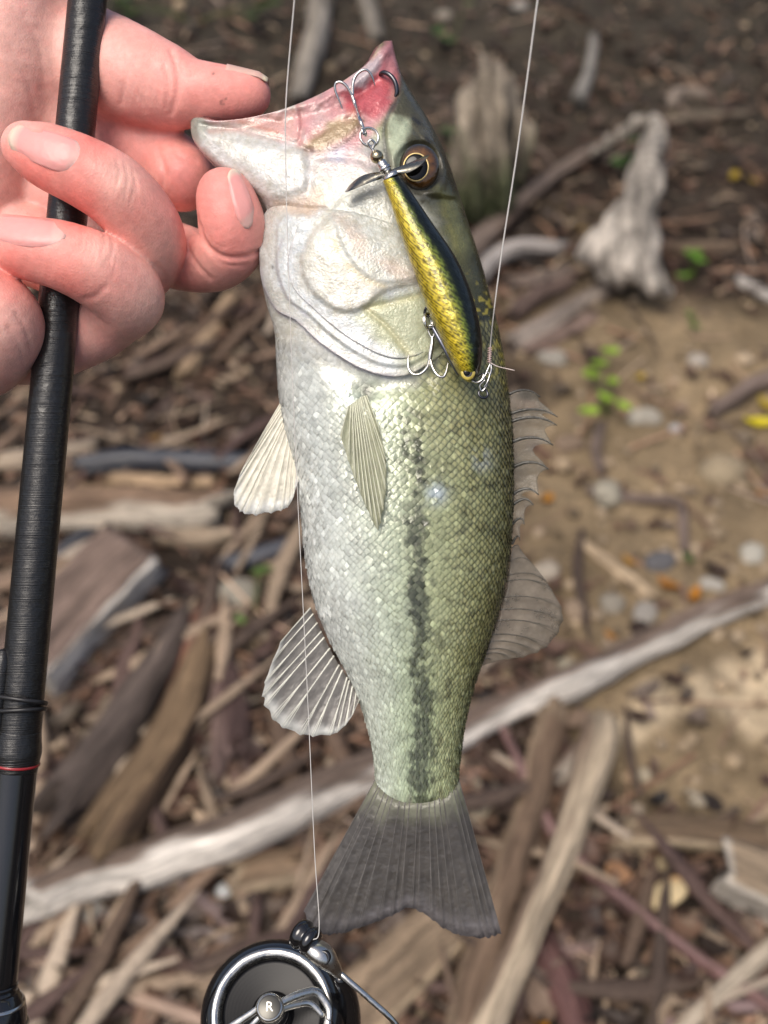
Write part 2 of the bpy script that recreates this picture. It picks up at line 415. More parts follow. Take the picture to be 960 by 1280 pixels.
# --- the long driftwood trunk and its neighbours
log('driftwood_log', 'long weathered driftwood trunk lying diagonally behind the fish tail, whitish lower edge', 'driftwood',
    [(1010, 720, 15), (930, 750, 17), (840, 793, 18), (770, 827, 18), (718, 854, 22), (655, 880, 19), (590, 908, 21), (520, 943, 24), (440, 978, 27), (330, 1024, 30), (230, 1064, 30), (130, 1097, 28), (20, 1135, 26)],
    (0.185, 0.135, 0.105), (0.74, 0.68, 0.60), face=0, width=80, flat=0.95, seed=1, rugged=0.15, sink=0.15)
log('timber_plank', 'broad brown squared plank with a pale edge, right of the rod blank', 'plank',
    [(30, 842, 46), (95, 772, 46), (168, 690, 42)], (0.21, 0.15, 0.12), (0.80, 0.74, 0.66), face=0, width=56, square=0.9, flat=0.62, seed=2, rugged=0.13, sink=0.0, jag=0.25)
log('fallen_log', 'pale horizontal log behind the rod, below the charred stick', 'log',
    [(-60, 645, 30), (80, 640, 30), (190, 640, 29), (278, 640, 25)], (0.25, 0.165, 0.11), (0.60, 0.52, 0.42), face=-10, width=80, seed=3, rugged=0.1)
log('charred_stick', 'blue black charred stick lying level with the pelvic fin', 'stick',
    [(98, 583, 13), (160, 575, 15), (240, 576, 14), (312, 578, 12)], CHAR, seed=4, mat=M_char, rugged=0.1)
log('charred_stick', 'charred dark stick reaching behind the fish belly above the anal fin', 'stick',
    [(280, 708, 12), (330, 694, 13), (400, 672, 12)], CHAR, seed=5, mat=M_char, rugged=0.1)
log('charred_stick', 'small charred splinter beside the rod above the broad plank', 'stick',
    [(64, 700, 8), (105, 668, 10), (128, 662, 6)], CHAR, seed=35, mat=M_char, rugged=0.1)
log('rotten_log', 'rotten ochre brown log sloping down toward the long driftwood trunk', 'log',
    [(262, 800, 18), (234, 875, 27), (192, 955, 32), (125, 1065, 36)], (0.105, 0.067, 0.043), (0.215, 0.145, 0.085), face=100, width=50, seed=6, rugged=0.22, sink=0.3)
log('rotten_log', 'dark grey rotten log between rod handle and ochre log', 'log',
    [(230, 772, 14), (192, 845, 24), (134, 935, 31), (70, 1020, 36)], (0.048, 0.036, 0.030), (0.115, 0.088, 0.074), face=90, width=60, seed=7, rugged=0.25, sink=0.4)
log('bark_slab', 'dark reddish brown bark slab leaning left of the anal fin', 'bark',
    [(262, 745, 20), (240, 830, 24), (222, 920, 26), (208, 1000, 22)], RED, (0.21, 0.12, 0.085), face=60, width=40, flat=0.5, seed=8, rugged=0.25)
log('bark_slab', 'purplish brown bark piece next to the anal fin tip', 'bark',
    [(268, 800, 16), (285, 880, 24), (292, 955, 24)], (0.10, 0.062, 0.055), (0.19, 0.13, 0.115), face=40, width=50, flat=0.55, seed=9, rugged=0.25)
log('wood_splinter', 'pale grey splinter standing out on the ochre rotten log', 'splinter',
    [(238, 838, 8), (226, 880, 10), (214, 925, 6)], (0.40, 0.39, 0.37), seed=10, flat=0.6)
log('wood_splinter', 'orange brown splinter above the purplish bark piece', 'splinter',
    [(262, 790, 7), (272, 822, 8)], (0.33, 0.17, 0.08), seed=36, flat=0.6)
log('thin_stick', 'thin pale pinkish stick crossing the bottom left corner', 'stick',
    [(-10, 1180, 8), (60, 1203, 10), (150, 1238, 10), (290, 1290, 11)], (0.36, 0.235, 0.17), (0.47, 0.34, 0.26), face=60, width=60, seed=11, rugged=0.06)
log('broad_plank', 'broad tan plank at the bottom beside the reel bail', 'plank',
    [(400, 1330, 40), (460, 1255, 40), (548, 1160, 36), (585, 1110, 28)], (0.30, 0.22, 0.145), (0.46, 0.35, 0.23), face=20, width=50, square=0.8, flat=0.4, seed=12, rugged=0.06, sink=0.0)
log('split_branch', 'tan split branch standing below the tail tip', 'branch',
    [(575, 1310, 26), (598, 1220, 24), (615, 1150, 22), (640, 1080, 20), (668, 990, 19), (690, 880, 18)], (0.20, 0.135, 0.09), (0.33, 0.24, 0.16), face=170, width=60, seed=13, rugged=0.14)
log('peeled_branch', 'long peeled branch slanting from the sand to the bottom edge', 'branch',
    [(598, 1320, 22), (640, 1215, 21), (690, 1100, 20), (720, 1020, 20), (745, 935, 24), (752, 905, 20)], (0.24, 0.17, 0.12), (0.56, 0.45, 0.32), face=60, width=70, seed=14, rugged=0.08, sink=-0.3)
log('peeled_branch', 'short forked grey branch left of the long peeled branch', 'branch',
    [(640, 1030, 10), (680, 985, 12), (735, 930, 14)], (0.30, 0.225, 0.17), WHITE, face=60, width=60, seed=15)
log('red_twig', 'long thin reddish twig crossing below the sandy patch', 'twig',
    [(626, 905, 5), (660, 975, 7), (700, 1050, 8), (760, 1110, 8), (850, 1180, 8), (990, 1275, 9)], (0.20, 0.105, 0.095), (0.27, 0.165, 0.15), face=80, width=60, seed=16, rugged=0.06, sink=-1.5, seg=12)
log('pale_board', 'pale split board at the edge of the sandy patch', 'board',
    [(772, 1040, 17), (850, 1042, 20), (990, 1052, 20)], (0.18, 0.125, 0.08), (0.46, 0.36, 0.24), face=-10, width=80, square=0.5, flat=0.7, seed=17, sink=0.1)
log('cut_block', 'pale cut block of wood at the right edge below the board', 'block',
    [(905, 1085, 32), (960, 1110, 34), (1030, 1140, 34)], (0.33, 0.25, 0.17), (0.56, 0.50, 0.42), face=-10, width=75, square=0.6, flat=0.9, seed=18, sink=0.1, jag=0.4)
log('bent_branch', 'pale bare branch in the bottom right corner', 'branch',
    [(820, 1320, 12), (870, 1270, 12), (930, 1218, 13), (1000, 1155, 13)], (0.36, 0.27, 0.19), (0.55, 0.46, 0.35), face=60, width=80, seed=19, rugged=0.06, sink=-0.6)
log('short_stick', 'short light tan stick lying alone on the sandy patch', 'stick',
    [(724, 675, 6), (770, 712, 9), (816, 750, 9)], (0.36, 0.25, 0.15), (0.50, 0.38, 0.25), face=60, width=80, seed=20, rugged=0.05)
log('tan_stick', 'tan stick on the litter just below the fingers', 'stick',
    [(290, 372, 10), (262, 415, 11), (233, 472, 13)], (0.27, 0.18, 0.11), (0.38, 0.27, 0.17), face=60, width=70, seed=21)
log('bleached_stick', 'bleached upright stick at the top left of the fish mouth', 'stick',
    [(402, -30, 13), (395, 30, 14), (384, 80, 14), (374, 122, 11)], (0.28, 0.245, 0.20), (0.37, 0.335, 0.29), face=0, width=80, seed=22, sink=-0.2)
log('bleached_stick', 'short bleached stick at the top edge above the upper jaw', 'stick',
    [(448, -20, 9), (462, 10, 10), (472, 50, 9)], (0.27, 0.24, 0.20), seed=23)
log('bleached_stick', 'short grey bleached stick near the top, right of the line', 'stick',
    [(742, 45, 6), (735, 95, 7), (722, 128, 9)], (0.28, 0.26, 0.23), seed=24, sink=-0.3)
log('grey_root', 'long grey root curving away left of the driftwood stump', 'root',
    [(745, 188, 9), (700, 215, 9), (660, 245, 11), (620, 285, 13), (570, 330, 13)], (0.155, 0.112, 0.088), (0.22, 0.17, 0.14), face=80, width=60, seed=25, sink=-0.3)
log('arched_root', 'pale arched root right of the lure and below the stump', 'root',
    [(596, 352, 11), (615, 325, 12), (650, 311, 12), (706, 310, 9)], (0.26, 0.225, 0.20), (0.39, 0.355, 0.33), face=30, width=80, seed=26, sink=-0.4)
log('flat_stick', 'grey stick pointing down left from the driftwood stump', 'stick',
    [(775, 350, 11), (720, 382, 14), (680, 408, 16), (640, 432, 16)], (0.21, 0.16, 0.125), (0.30, 0.25, 0.21), face=60, width=60, seed=27, flat=0.7)
log('flat_stick', 'thin pinkish stick parallel below the grey stick', 'stick',
    [(745, 395, 9), (700, 420, 11), (655, 438, 11)], (0.22, 0.155, 0.125), seed=37, flat=0.6)
log('bark_strip', 'pinkish bark strip level with the arched root', 'bark',
    [(640, 352, 10), (690, 345, 12), (712, 336, 9)], (0.26, 0.20, 0.165), seed=28, flat=0.5)
log('thin_root', 'thin brown root running right from the curved root tip', 'root',
    [(820, 156, 6), (860, 147, 7), (940, 144, 6)], (0.15, 0.12, 0.09), seed=29)
log('thin_root', 'short brown root right of the driftwood stump', 'root',
    [(828, 312, 7), (880, 310, 8), (920, 309, 6)], (0.21, 0.15, 0.105), seed=30)
log('hooked_twig', 'pale hooked twig high on the right of the bank', 'twig',
    [(838, 135, 6), (843, 120, 8), (862, 117, 8), (885, 120, 6)], (0.30, 0.24, 0.19), seed=31)
log('broken_root', 'pinkish grey broken root at the right edge above the sand', 'root',
    [(885, 516, 8), (915, 498, 10), (945, 478, 11), (1000, 465, 12)], (0.24, 0.18, 0.15), seed=32, sink=-0.3)
log('pale_chip', 'pale wood chip at the right edge beside the stump', 'wood chip',
    [(922, 350, 8), (945, 362, 10), (985, 380, 9)], (0.38, 0.345, 0.31), seed=33, flat=0.6)
log('thin_root', 'straight purplish root lying on the sand below the seedling', 'root',
    [(752, 530, 6), (745, 560, 7), (752, 592, 6)], (0.20, 0.15, 0.125), seed=38)
log('thin_root', 'thin purplish root running down the middle of the sandy patch', 'root',
    [(770, 622, 7), (815, 624, 7), (850, 632, 7), (856, 690, 6)], (0.20, 0.15, 0.125), seed=34)
log('wood_chunk', 'tan wood chunk left of the tail fin', 'wood chunk',
    [(300, 1100, 22), (350, 1092, 24), (420, 1082, 22)], (0.24, 0.165, 0.105), (0.39, 0.30, 0.20), face=20, width=70, flat=0.6, seed=41, square=0.4)
log('grey_twig', 'thin grey twig running toward the reel from the left', 'twig',
    [(130, 1142, 8), (200, 1155, 8), (270, 1170, 8), (350, 1190, 9)], (0.20, 0.165, 0.15), seed=42, rugged=0.08)
log('grey_twig', 'pinkish twig slanting down toward the reel below the driftwood trunk', 'twig',
    [(205, 1080, 7), (245, 1120, 9), (300, 1165, 8)], (0.25, 0.185, 0.17), seed=43, rugged=0.08)
log('pale_sliver', 'pale grey sliver hanging from the driftwood trunk near the rod handle', 'splinter',
    [(130, 1110, 12), (105, 1160, 10), (70, 1235, 9)], (0.30, 0.28, 0.25), seed=44, flat=0.5)
log('wood_chunk', 'pale flat chip showing right of the tail root', 'wood chip',
    [(585, 985, 16), (600, 1010, 20), (606, 1035, 14)], (0.48, 0.40, 0.29), seed=45, flat=0.4)
log('bark_slab', 'dark red bark slab at the bottom right of the split branch', 'bark',
    [(680, 1180, 20), (705, 1240, 26), (725, 1290, 22)], (0.11, 0.052, 0.046), (0.17, 0.09, 0.08), face=60, width=50, flat=0.5, seed=46)
for i, (lab, pts, cc) in enumerate([
    ('tan twig behind the rod above the charred stick', [(-20, 580, 12), (60, 572, 14), (118, 560, 12)], (0.35, 0.28, 0.21)),
    ('slim golden stick just under the charred stick', [(140, 598, 8), (220, 604, 9), (268, 603, 8)], (0.38, 0.27, 0.17)),
    ('short pale orange stick on top of the pale horizontal log', [(75, 612, 8), (110, 614, 9), (145, 612, 8)], (0.36, 0.25, 0.14)),
    ('pale stick left of the rod below the horizontal log', [(60, 712, 9), (95, 692, 10), (120, 678, 7)], (0.38, 0.32, 0.26)),
    ('brown stick at the left edge beside the broad plank', [(-20, 735, 14), (30, 722, 14), (75, 706, 10)], (0.20, 0.14, 0.10)),
    ('pale brown stick at the left edge above the plank end', [(-20, 800, 14), (20, 770, 13), (60, 735, 9)], (0.30, 0.22, 0.16)),
    ('dull brown stick below the pale horizontal log toward the fish', [(200, 668, 12), (250, 672, 12), (292, 670, 9)], (0.27, 0.21, 0.15)),
    ('chestnut stick below the wood chunk at the bottom', [(440, 1200, 10), (520, 1228, 9), (590, 1240, 8)], (0.12, 0.08, 0.07)),
    ('pink grey twig low between peeled branch and corner branch', [(660, 1190, 8), (720, 1188, 9), (765, 1185, 7)], (0.24, 0.165, 0.14)),
    ('mauve twig lying across the bottom right corner', [(820, 1285, 9), (890, 1262, 10), (980, 1258, 9)], (0.24, 0.17, 0.165)),
    ('dark root crossing behind the lower stick near the fish back', [(640, 395, 10), (668, 372, 12), (715, 352, 9)], (0.13, 0.09, 0.075))]):
    log('dead_twig', lab, 'twig', pts, cc, np.array(cc)*1.25, face=70, width=60, seed=60+i, rugged=0.12)

# --- bleached stump with roots, and the fibrous old stump
def ground_chain(ps):
    P = []; R = []
    for p in ps:
        s = gscale(p[0], p[1]); R.append(p[2]*s); P.append(G(p[0], p[1], p[2]*s*0.6+(p[3] if len(p) > 3 else 0)))
    return np.array(P), np.array(R)
def rugged_solid(name, label, cat, chains, vox, blend, colf, stretch, amp, mat=None):
    V, F = sdf_mesh([(*ground_chain(c_), blend) for c_ in chains], vox)
    V = lap_smooth(V, F, 1); N = vnormals(V, F)
    px_, py_ = px_of(V)
    d = fbm(px_*stretch[0], py_*stretch[1], 51, 4)-0.5
    V = V+N*(d*amp)[:, None]
    loc = np.array([V[:, 0].mean(), V[:, 1].mean(), V[:, 2].min()])
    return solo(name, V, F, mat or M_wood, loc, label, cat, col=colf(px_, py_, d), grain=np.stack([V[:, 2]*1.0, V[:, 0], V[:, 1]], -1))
rugged_solid('driftwood_stump', 'bleached grey driftwood stump with knobby spreading roots and a curved top root', 'stump',
    [[(812, 175, 11, .10), (810, 200, 17, .12), (804, 235, 20, .12), (792, 275, 27, .10), (784, 305, 33, .05)],
     [(785, 295, 32, .08), (755, 312, 24, .08), (738, 318, 16, .06)], [(785, 310, 34, .06), (805, 335, 22, .06), (822, 355, 14, .05), (832, 366, 10, .03)],
     [(780, 310, 34, .05), (770, 335, 22, .05), (778, 350, 12, .03)],
     [(814, 185, 10, .11), (822, 168, 9, .11), (816, 154, 9, .10), (798, 154, 9, .09), (775, 170, 9, .07), (745, 190, 8, .03)], [(818, 168, 10, .11), (826, 185, 7, .09), (828, 200, 4, .06)]],
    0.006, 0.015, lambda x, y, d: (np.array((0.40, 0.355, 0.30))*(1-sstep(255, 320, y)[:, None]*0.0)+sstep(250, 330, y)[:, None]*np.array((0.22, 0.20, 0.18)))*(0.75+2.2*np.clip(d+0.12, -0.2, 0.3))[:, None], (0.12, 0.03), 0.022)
rugged_solid('old_stump', 'fibrous grey brown old stump with moss at its foot behind the fish eye', 'stump',
    [[(612, 88, 10, .20), (612, 112, 18, .20), (608, 150, 27, .17), (602, 200, 33, .10), (600, 240, 35, .03)], [(628, 105, 7, .20), (632, 160, 17, .14), (636, 215, 18, .05)], [(584, 150, 10, .15), (576, 200, 18, .08), (570, 242, 18, .02)]],
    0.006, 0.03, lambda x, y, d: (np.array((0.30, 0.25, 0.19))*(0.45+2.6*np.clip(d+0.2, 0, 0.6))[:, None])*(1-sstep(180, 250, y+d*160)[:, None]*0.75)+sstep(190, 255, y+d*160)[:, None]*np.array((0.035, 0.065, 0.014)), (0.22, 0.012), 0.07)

# --- stones that stand out
M_stone = material('stone', None, rough=0.8, spec=0.3, bumps=((60, 0.004, 5), (260, 0.001, 3)), var=(45, 0.75, 1.25))
def stone_geo(c_, rx, ry, rz, seed, nu=14, nv=20):
    u = np.linspace(0.02, np.pi-0.02, nu); v = np.linspace(0, 2*np.pi, nv, endpoint=False); U, Vv = np.meshgrid(u, v, indexing='ij')
    X, Y, Z = np.sin(U)*np.cos(Vv), np.sin(U)*np.sin(Vv), np.cos(U)
    r = 1+0.5*(fbm(X*1.3+seed*3.7+Z, Y*1.3+Z*0.7, seed, 3)-0.5)
    a = seed*1.7; x = X*r*rx; y = Y*r*ry
    return np.stack([c_[0]+x*math.cos(a)-y*math.sin(a), c_[1]+x*math.sin(a)+y*math.cos(a), c_[2]+Z*r*rz], -1).reshape(-1, 3), grid_faces(nu, nv, True)
STONES = [(805, 521, 17, 20, (0.44, 0.40, 0.33), 'round pale pebble right of the green seedling'), (757, 617, 21, 22, (0.37, 0.335, 0.26), 'pale oval stone in the middle of the sandy patch'),
 (904, 590, 26, 28, (0.34, 0.27, 0.175), 'large tan stone half sunk in sand near right edge'), (300, 742, 28, 24, (0.34, 0.31, 0.25), 'grey flat stone between bark slabs left of the fish belly'),
 (682, 716, 16, 20, (0.43, 0.37, 0.29), 'cream stone touching the soft dorsal fin top'), (722, 765, 18, 18, (0.34, 0.25, 0.17), 'tan stone right of the soft dorsal fin'),
 (765, 755, 16, 15, (0.30, 0.265, 0.21), 'greyish stone below the short light stick'), (940, 693, 20, 14, (0.47, 0.44, 0.37), 'white stone at right just above the driftwood trunk'),
 (890, 730, 17, 10, (0.45, 0.42, 0.37), 'white flat stone lying against the driftwood trunk'), (808, 766, 22, 13, (0.34, 0.31, 0.27), 'grey flat stone right below the short light stick end'),
 (690, 448, 20, 13, (0.34, 0.31, 0.26), 'grey oval stone left of the seedling'), (872, 452, 12, 12, (0.45, 0.40, 0.34), 'small white stone above the broken root'),
 (845, 538, 10, 9, (0.42, 0.42, 0.42), 'small bluish stone right of the round pale pebble'), (712, 555, 15, 17, (0.23, 0.165, 0.115), 'dull brown stone right of the spiny dorsal fin'),
 (826, 703, 20, 15, (0.13, 0.125, 0.13), 'dark slate stone beside the orange leaf'), (712, 838, 20, 13, (0.36, 0.32, 0.24), 'buff stone resting above the driftwood trunk bend'),
 (830, 1076, 21, 11, (0.47, 0.37, 0.22), 'cream chip of stone under the pale board'), (775, 1093, 21, 14, (0.42, 0.23, 0.12), 'orange tan stone left of the cream shell'),
 (866, 999, 12, 14, (0.40, 0.34, 0.25), 'buff pebble standing above the pale board'), (805, 968, 9, 10, (0.45, 0.38, 0.27), 'small cream pebble on the sand'),
 (280, 1113, 11, 9, (0.55, 0.56, 0.55), 'tiny white stone above the pinkish twig'), (660, 1060, 12, 14, (0.33, 0.26, 0.20), 'brown pebble between split and peeled branches'),
 (805, 1225, 17, 14, (0.24, 0.20, 0.15), 'olive grey stone at the bottom right under the twig'), (795, 1012, 12, 9, (0.37, 0.30, 0.22), 'dusty pebble at the left end of the board'),
 (770, 1172, 9, 8, (0.50, 0.52, 0.50), 'tiny whitish stone beside the reddish twig'), (6, 614, 10, 10, (0.55, 0.50, 0.43), 'small white stone at the left edge beside the rod'),
 (212, 552, 9, 10, (0.45, 0.37, 0.28), 'cream pebble just above the charred stick'), (555, 20, 10, 9, (0.3, 0.26, 0.21), 'small pale stone at the top edge left of the line'), (650, 8, 12, 9, (0.36, 0.33, 0.29), 'pale stone at the top edge right of the line')]
for i, (x, y, rx, ry, col, lab) in enumerate(STONES):
    s = gscale(x, y); g = G(x, y, ry*s*0.08)
    V, F = stone_geo(g, rx*s, ry*s*1.15, min(rx, ry)*s*0.7, i+1)
    solo('stone', V, F, M_stone, (g[0], g[1], V[:, 2].min()), lab, 'stone', 'stones lying on the bank', col=np.array(col)*0.72, recalc=True)
# a broken cream shell-like chip with a rusty end
s = gscale(836, 1112); g = G(836, 1116, 0.012); V, F = stone_geo(g, 17*s, 34*s, 11*s, 5, 18, 26)
px_, py_ = px_of(V); cc = np.array((0.56, 0.44, 0.25))+0*V; mm = (1-sstep(1085, 1108, py_))[:, None]; cc = cc*(1-mm)+np.array((0.42, 0.15, 0.015))*mm
solo('shell', V, F, M_stone, g, 'cream shell with a rusty orange end under the pale board', 'shell', col=cc, recalc=True)

# --- coloured fallen leaves and seedlings
M_leaf = material('leaf', None, rough=0.55, spec=0.4, trans=0.25, var=(70, 0.75, 1.25))
def leaf_geo(c_, ang, L, W, tilt, curl, nu=7, nv=5):
    u = np.linspace(0, 1, nu); v = np.linspace(-1, 1, nv); U, Vv = np.meshgrid(u, v, indexing='ij')
    wd = W*np.sin(np.pi*np.clip(U, 0.02, 0.98)**0.85)**0.8
    x = (U-0.5)*L; y = Vv*wd*0.5; z = curl*L*((U-0.5)**2*1.5+Vv**2*0.25)+tilt*x
    ca, sa = math.cos(ang), math.sin(ang)
    return np.stack([c_[0]+x*ca-y*sa, c_[1]+x*sa+y*ca, c_[2]+z], -1).reshape(-1, 3), grid_faces(nu, nv)
LV = [(950, 530, 26, (0.60, 0.50, 0.02), 'bright yellow leaf at the right edge'), (958, 508, 20, (0.42, 0.30, 0.02), 'dull yellow leaf above the bright yellow one'), (684, 625, 16, (0.55, 0.24, 0.02), 'orange leaf beside the dorsal spines'),
 (956, 618, 16, (0.50, 0.20, 0.01), 'orange leaf at the right edge of the sand'), (834, 732, 22, (0.36, 0.15, 0.02), 'rusty orange leaf at the end of the short stick'), (868, 745, 16, (0.48, 0.19, 0.01), 'small orange leaf above the driftwood trunk'),
 (716, 288, 16, (0.50, 0.30, 0.02), 'orange yellow leaf left of the driftwood stump'), (785, 702, 13, (0.42, 0.22, 0.03), 'ochre leaf above the short light stick'), (800, 473, 14, (0.50, 0.34, 0.03), 'yellow leaf just right of the seedling'),
 (733, 1212, 15, (0.55, 0.22, 0.01), 'orange leaf among litter below the reddish twig'), (675, 1277, 18, (0.50, 0.21, 0.01), 'orange leaf at the bottom edge'), (917, 222, 14, (0.42, 0.29, 0.03), 'yellow leaf on the upper right bank'),
 (943, 227, 12, (0.40, 0.27, 0.03), 'small yellow leaf beside another on the upper right'), (762, 795, 12, (0.42, 0.19, 0.03), 'small rust leaf above the trunk bend'), (246, 548, 13, (0.30, 0.10, 0.06), 'red brown leaf above the charred stick'), (193, 549, 12, (0.35, 0.19, 0.03), 'ochre leaf near the cream pebble by the charred stick')]
for i, (x, y, l, col, lab) in enumerate(LV):
    s = gscale(x, y); g = G(x, y, 0.008)
    V, F = leaf_geo(g, i*2.1, l*1.6*s, l*0.85*s, 0.2*math.sin(i), 0.35); col = tuple(np.array(col)*(0.75 if col[1] < 0.45 else 1))
    solo('fallen_leaf', V, F, M_leaf, g, lab, 'leaf', 'coloured leaves fallen on the bank', col=np.array(col))
M_green = material('seedling_leaf', None, rough=0.45, spec=0.5, trans=0.35, var=(80, 0.8, 1.25))
def seedling(label, leaves, col):
    x0 = sum(l[0] for l in leaves)/len(leaves); y0 = max(l[1] for l in leaves)+6
    base = G(x0, y0); r = ground_root('seedling', label, 'plant', base, 'green seedlings on the bank')
    for i, (x, y, l) in enumerate(leaves):
        s = gscale(x, y); g = G(x, y, 0.035+0.01*(i % 3))
        st, sf = tube([base, (base+g)/2+np.array((0, 0, 0.012)), g], [0.0016, 0.0013, 0.001], 6); part('stem', r, st, sf, M_green, col=np.array((0.10, 0.13, 0.03)))
        V, F = leaf_geo(g, i*1.9+x, l*2.0*s, l*1.35*s, 0.15, 0.25); part('leaf', r, V, F, M_green, col=np.array(col)*(0.8+0.4*((i*7) % 5)/5))
BR = (0.26, 0.42, 0.035); DK = (0.045, 0.10, 0.018)
seedling('bright green seedling standing on sand right of the fish back', [(740, 470, 17), (762, 440, 14), (735, 515, 15), (757, 498, 12), (780, 508, 11), (748, 455, 12), (766, 478, 12)], BR)
seedling('small green sprout right of the driftwood stump foot', [(868, 320, 13), (874, 326, 10), (862, 316, 9), (855, 345, 10)], (0.12, 0.26, 0.02))
seedling('green sprout growing beside the curved stump root', [(778, 208, 14), (788, 200, 12), (770, 202, 10), (792, 175, 9)], DK)
seedling('dim green sprout at the foot of the bank right of center', [(866, 400, 9), (868, 408, 8), (862, 392, 7)], (0.10, 0.18, 0.03))
seedling('dark green weeds at the top edge behind the thumb', [(325, 12, 17), (310, 22, 14), (340, 5, 15), (150, 8, 16), (168, 16, 14), (160, 2, 13)], DK)
seedling('dark green weeds beside the old stump and fish head', [(565, 165, 17), (572, 185, 15), (580, 205, 14), (560, 200, 12), (595, 228, 14)], DK)
seedling('tiny green sprout on sand above the driftwood trunk', [(858, 695, 8), (862, 700, 7)], DK)
seedling('green sprout left of the fish belly beside the grey stone', [(330, 712, 11), (322, 716, 9), (300, 775, 9)], (0.09, 0.16, 0.03))
seedling('dark green weeds at the top edge right of the upper jaw', [(548, 40, 13), (560, 50, 12), (585, 5, 11)], DK)

# --- litter nobody could count: leaves, chips, twigs and gravel
def view_points(n, margin=60):
    x = rng.uniform(-margin-120, 960+margin+120, n); y = 1280+margin-(rng.random(n)**0.8)*(1280+margin*2.4)
    k = rng.random(n) < 0.34; x = np.where(k, rng.uniform(-800, 1760, n), x); y = np.where(k, rng.uniform(-170, 1750, n), y)
    return x, y
PALET = np.array([(0.115, 0.068, 0.045), (0.17, 0.098, 0.062), (0.22, 0.135, 0.09), (0.09, 0.05, 0.038), (0.26, 0.18, 0.125), (0.13, 0.078, 0.057), (0.06, 0.042, 0.032), (0.33, 0.25, 0.175), (0.19, 0.145, 0.115)])
def scatter(name, label, n, geo, keep, mat):
    Vs, Fs, Cs, off = [], [], [], 0
    X, Y = view_points(n); nn = fbm(X*0.012, Y*0.012, 91, 3)-0.5
    if name == 'splintered_wood': Y = 1320-(rng.random(n)**1.35)*(1000); X = np.where(rng.random(n) < 0.45, rng.uniform(-80, 420, n), X)
    GG = G(X, Y); SD = sandy(X, Y, 0*X)
    for i in range(n):
        if rng.random() > keep(SD[i], nn[i]): continue
        g = GG[i]; V, F, col = geo(g, X[i], Y[i])
        Vs.append(V); Fs.append(np.asarray(F)+off); off += len(V); Cs.append(np.tile(col, (len(V), 1)))
    me = mesh_data(name, np.vstack(Vs), np.vstack(Fs), mat, col=np.vstack(Cs)); o = bpy.data.objects.new(name, me); C.objects.link(o)
    return tag(o, label, None, None, 'stuff')
def g_leaf(g, x, y):
    L = rng.uniform(0.014, 0.050); c_ = g+np.array((0, 0, rng.uniform(0.001, 0.014)))
    V, F = leaf_geo(c_, rng.uniform(0, 6.3), L, L*rng.uniform(0.35, 0.8), rng.uniform(-0.5, 0.5), rng.uniform(-0.5, 0.7), 5, 3)
    k = PALET[rng.integers(len(PALET))]*rng.uniform(0.22, 1.10)
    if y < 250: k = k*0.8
    return V, F, k
scatter('leaf_litter', 'brown dead leaf litter scattered over the earth bank', 9600, g_leaf, lambda s, n: 0.13 if s+n*0.8 > 0.5 else 1.0, M_leaf)
def g_chip(g, x, y):
    L = rng.uniform(0.010, 0.05); a = rng.uniform(0, 6.3); d = np.array((math.cos(a), math.sin(a), SLOPE*math.sin(a)+rng.uniform(-0.3, 0.3)))
    V, F = tube([g+(0, 0, .004)-d*L/2, g+(0, 0, .006)+d*L/2], [L*rng.uniform(.06, .16), L*rng.uniform(.04, .12)], 6, n=3, sy=0.5, cap=False)
    return V, F, PALET[rng.integers(len(PALET))]*rng.uniform(0.5, 1.8)
scatter('bark_chips', 'small bark and wood chips strewn over the bank', 3200, g_chip, lambda s, n: 0.15 if s > 0.5 else 1.0, M_twig)
def g_twig(g, x, y):
    L = rng.uniform(0.05, 0.20); a = rng.uniform(0, 6.3); d = np.array((math.cos(a), math.sin(a), SLOPE*math.sin(a)+rng.uniform(-.06, .06)))
    b = np.array((-d[1], d[0], 0))*L*rng.uniform(-.15, .15); r = rng.uniform(0.0012, 0.0032)
    V, F = tube([g+(0, 0, .008)-d*L/2, g+(0, 0, .010)+b, g+(0, 0, .008)+d*L/2], [r, r*0.8, r*0.5], 5, n=7, cap=False)
    return V, F, PALET[rng.integers(len(PALET))]*rng.uniform(0.8, 2.2)
def g_shard(g, x, y):
    L = rng.uniform(0.05, 0.24); a = rng.normal(0.9, 0.7) if x < 600 else rng.uniform(0, 6.3); d = np.array((math.cos(a), math.sin(a), SLOPE*math.sin(a)+rng.uniform(-.10, .14)))
    b = np.array((-d[1], d[0], 0))*L*rng.uniform(-.06, .06); r = L*rng.uniform(0.03, 0.075); h = rng.uniform(.004, .03)
    V, F = tube([g+(0, 0, h)-d*L/2, g+(0, 0, h)+b-d*L*.15, g+(0, 0, h)+b*.6+d*L*.2, g+(0, 0, h)+d*L/2], [r*.5, r, r*.8, r*.1], 7, n=9, sy=rng.uniform(.3, .8), cap=False)
    V = V+rng.normal(0, r*0.10, V.shape)
    k = np.array([(0.10, .066, .045), (0.17, .115, .08), (0.27, .20, .14), (0.36, .29, .22), (0.08, .05, .042), (0.07, .048, .036), (0.24, .18, .125)])[rng.integers(7)]
    return V, F, k*rng.uniform(0.8, 1.2)
scatter('splintered_wood', 'splinters and broken slivers of old wood in the litter', 360, g_shard, lambda s, n: 0.10 if s > 0.4 else 1.0, M_twig)
scatter('fine_twigs', 'fine dead twigs strewn over the bank', 700, g_twig, lambda s, n: 0.5 if s > 0.5 else 1.0, M_twig)
def g_peb(g, x, y):
    r = rng.uniform(0.003, 0.011)*(1.7 if rng.random() < 0.10 else 1)
    V, F = stone_geo(g+(0, 0, r*0.3), r, r*rng.uniform(.7, 1.1), r*0.7, int(rng.integers(500)), 6, 8)
    return V, F, np.array((0.23, 0.175, 0.115))*rng.uniform(0.45, 1.6)+rng.uniform(-.02, .02)
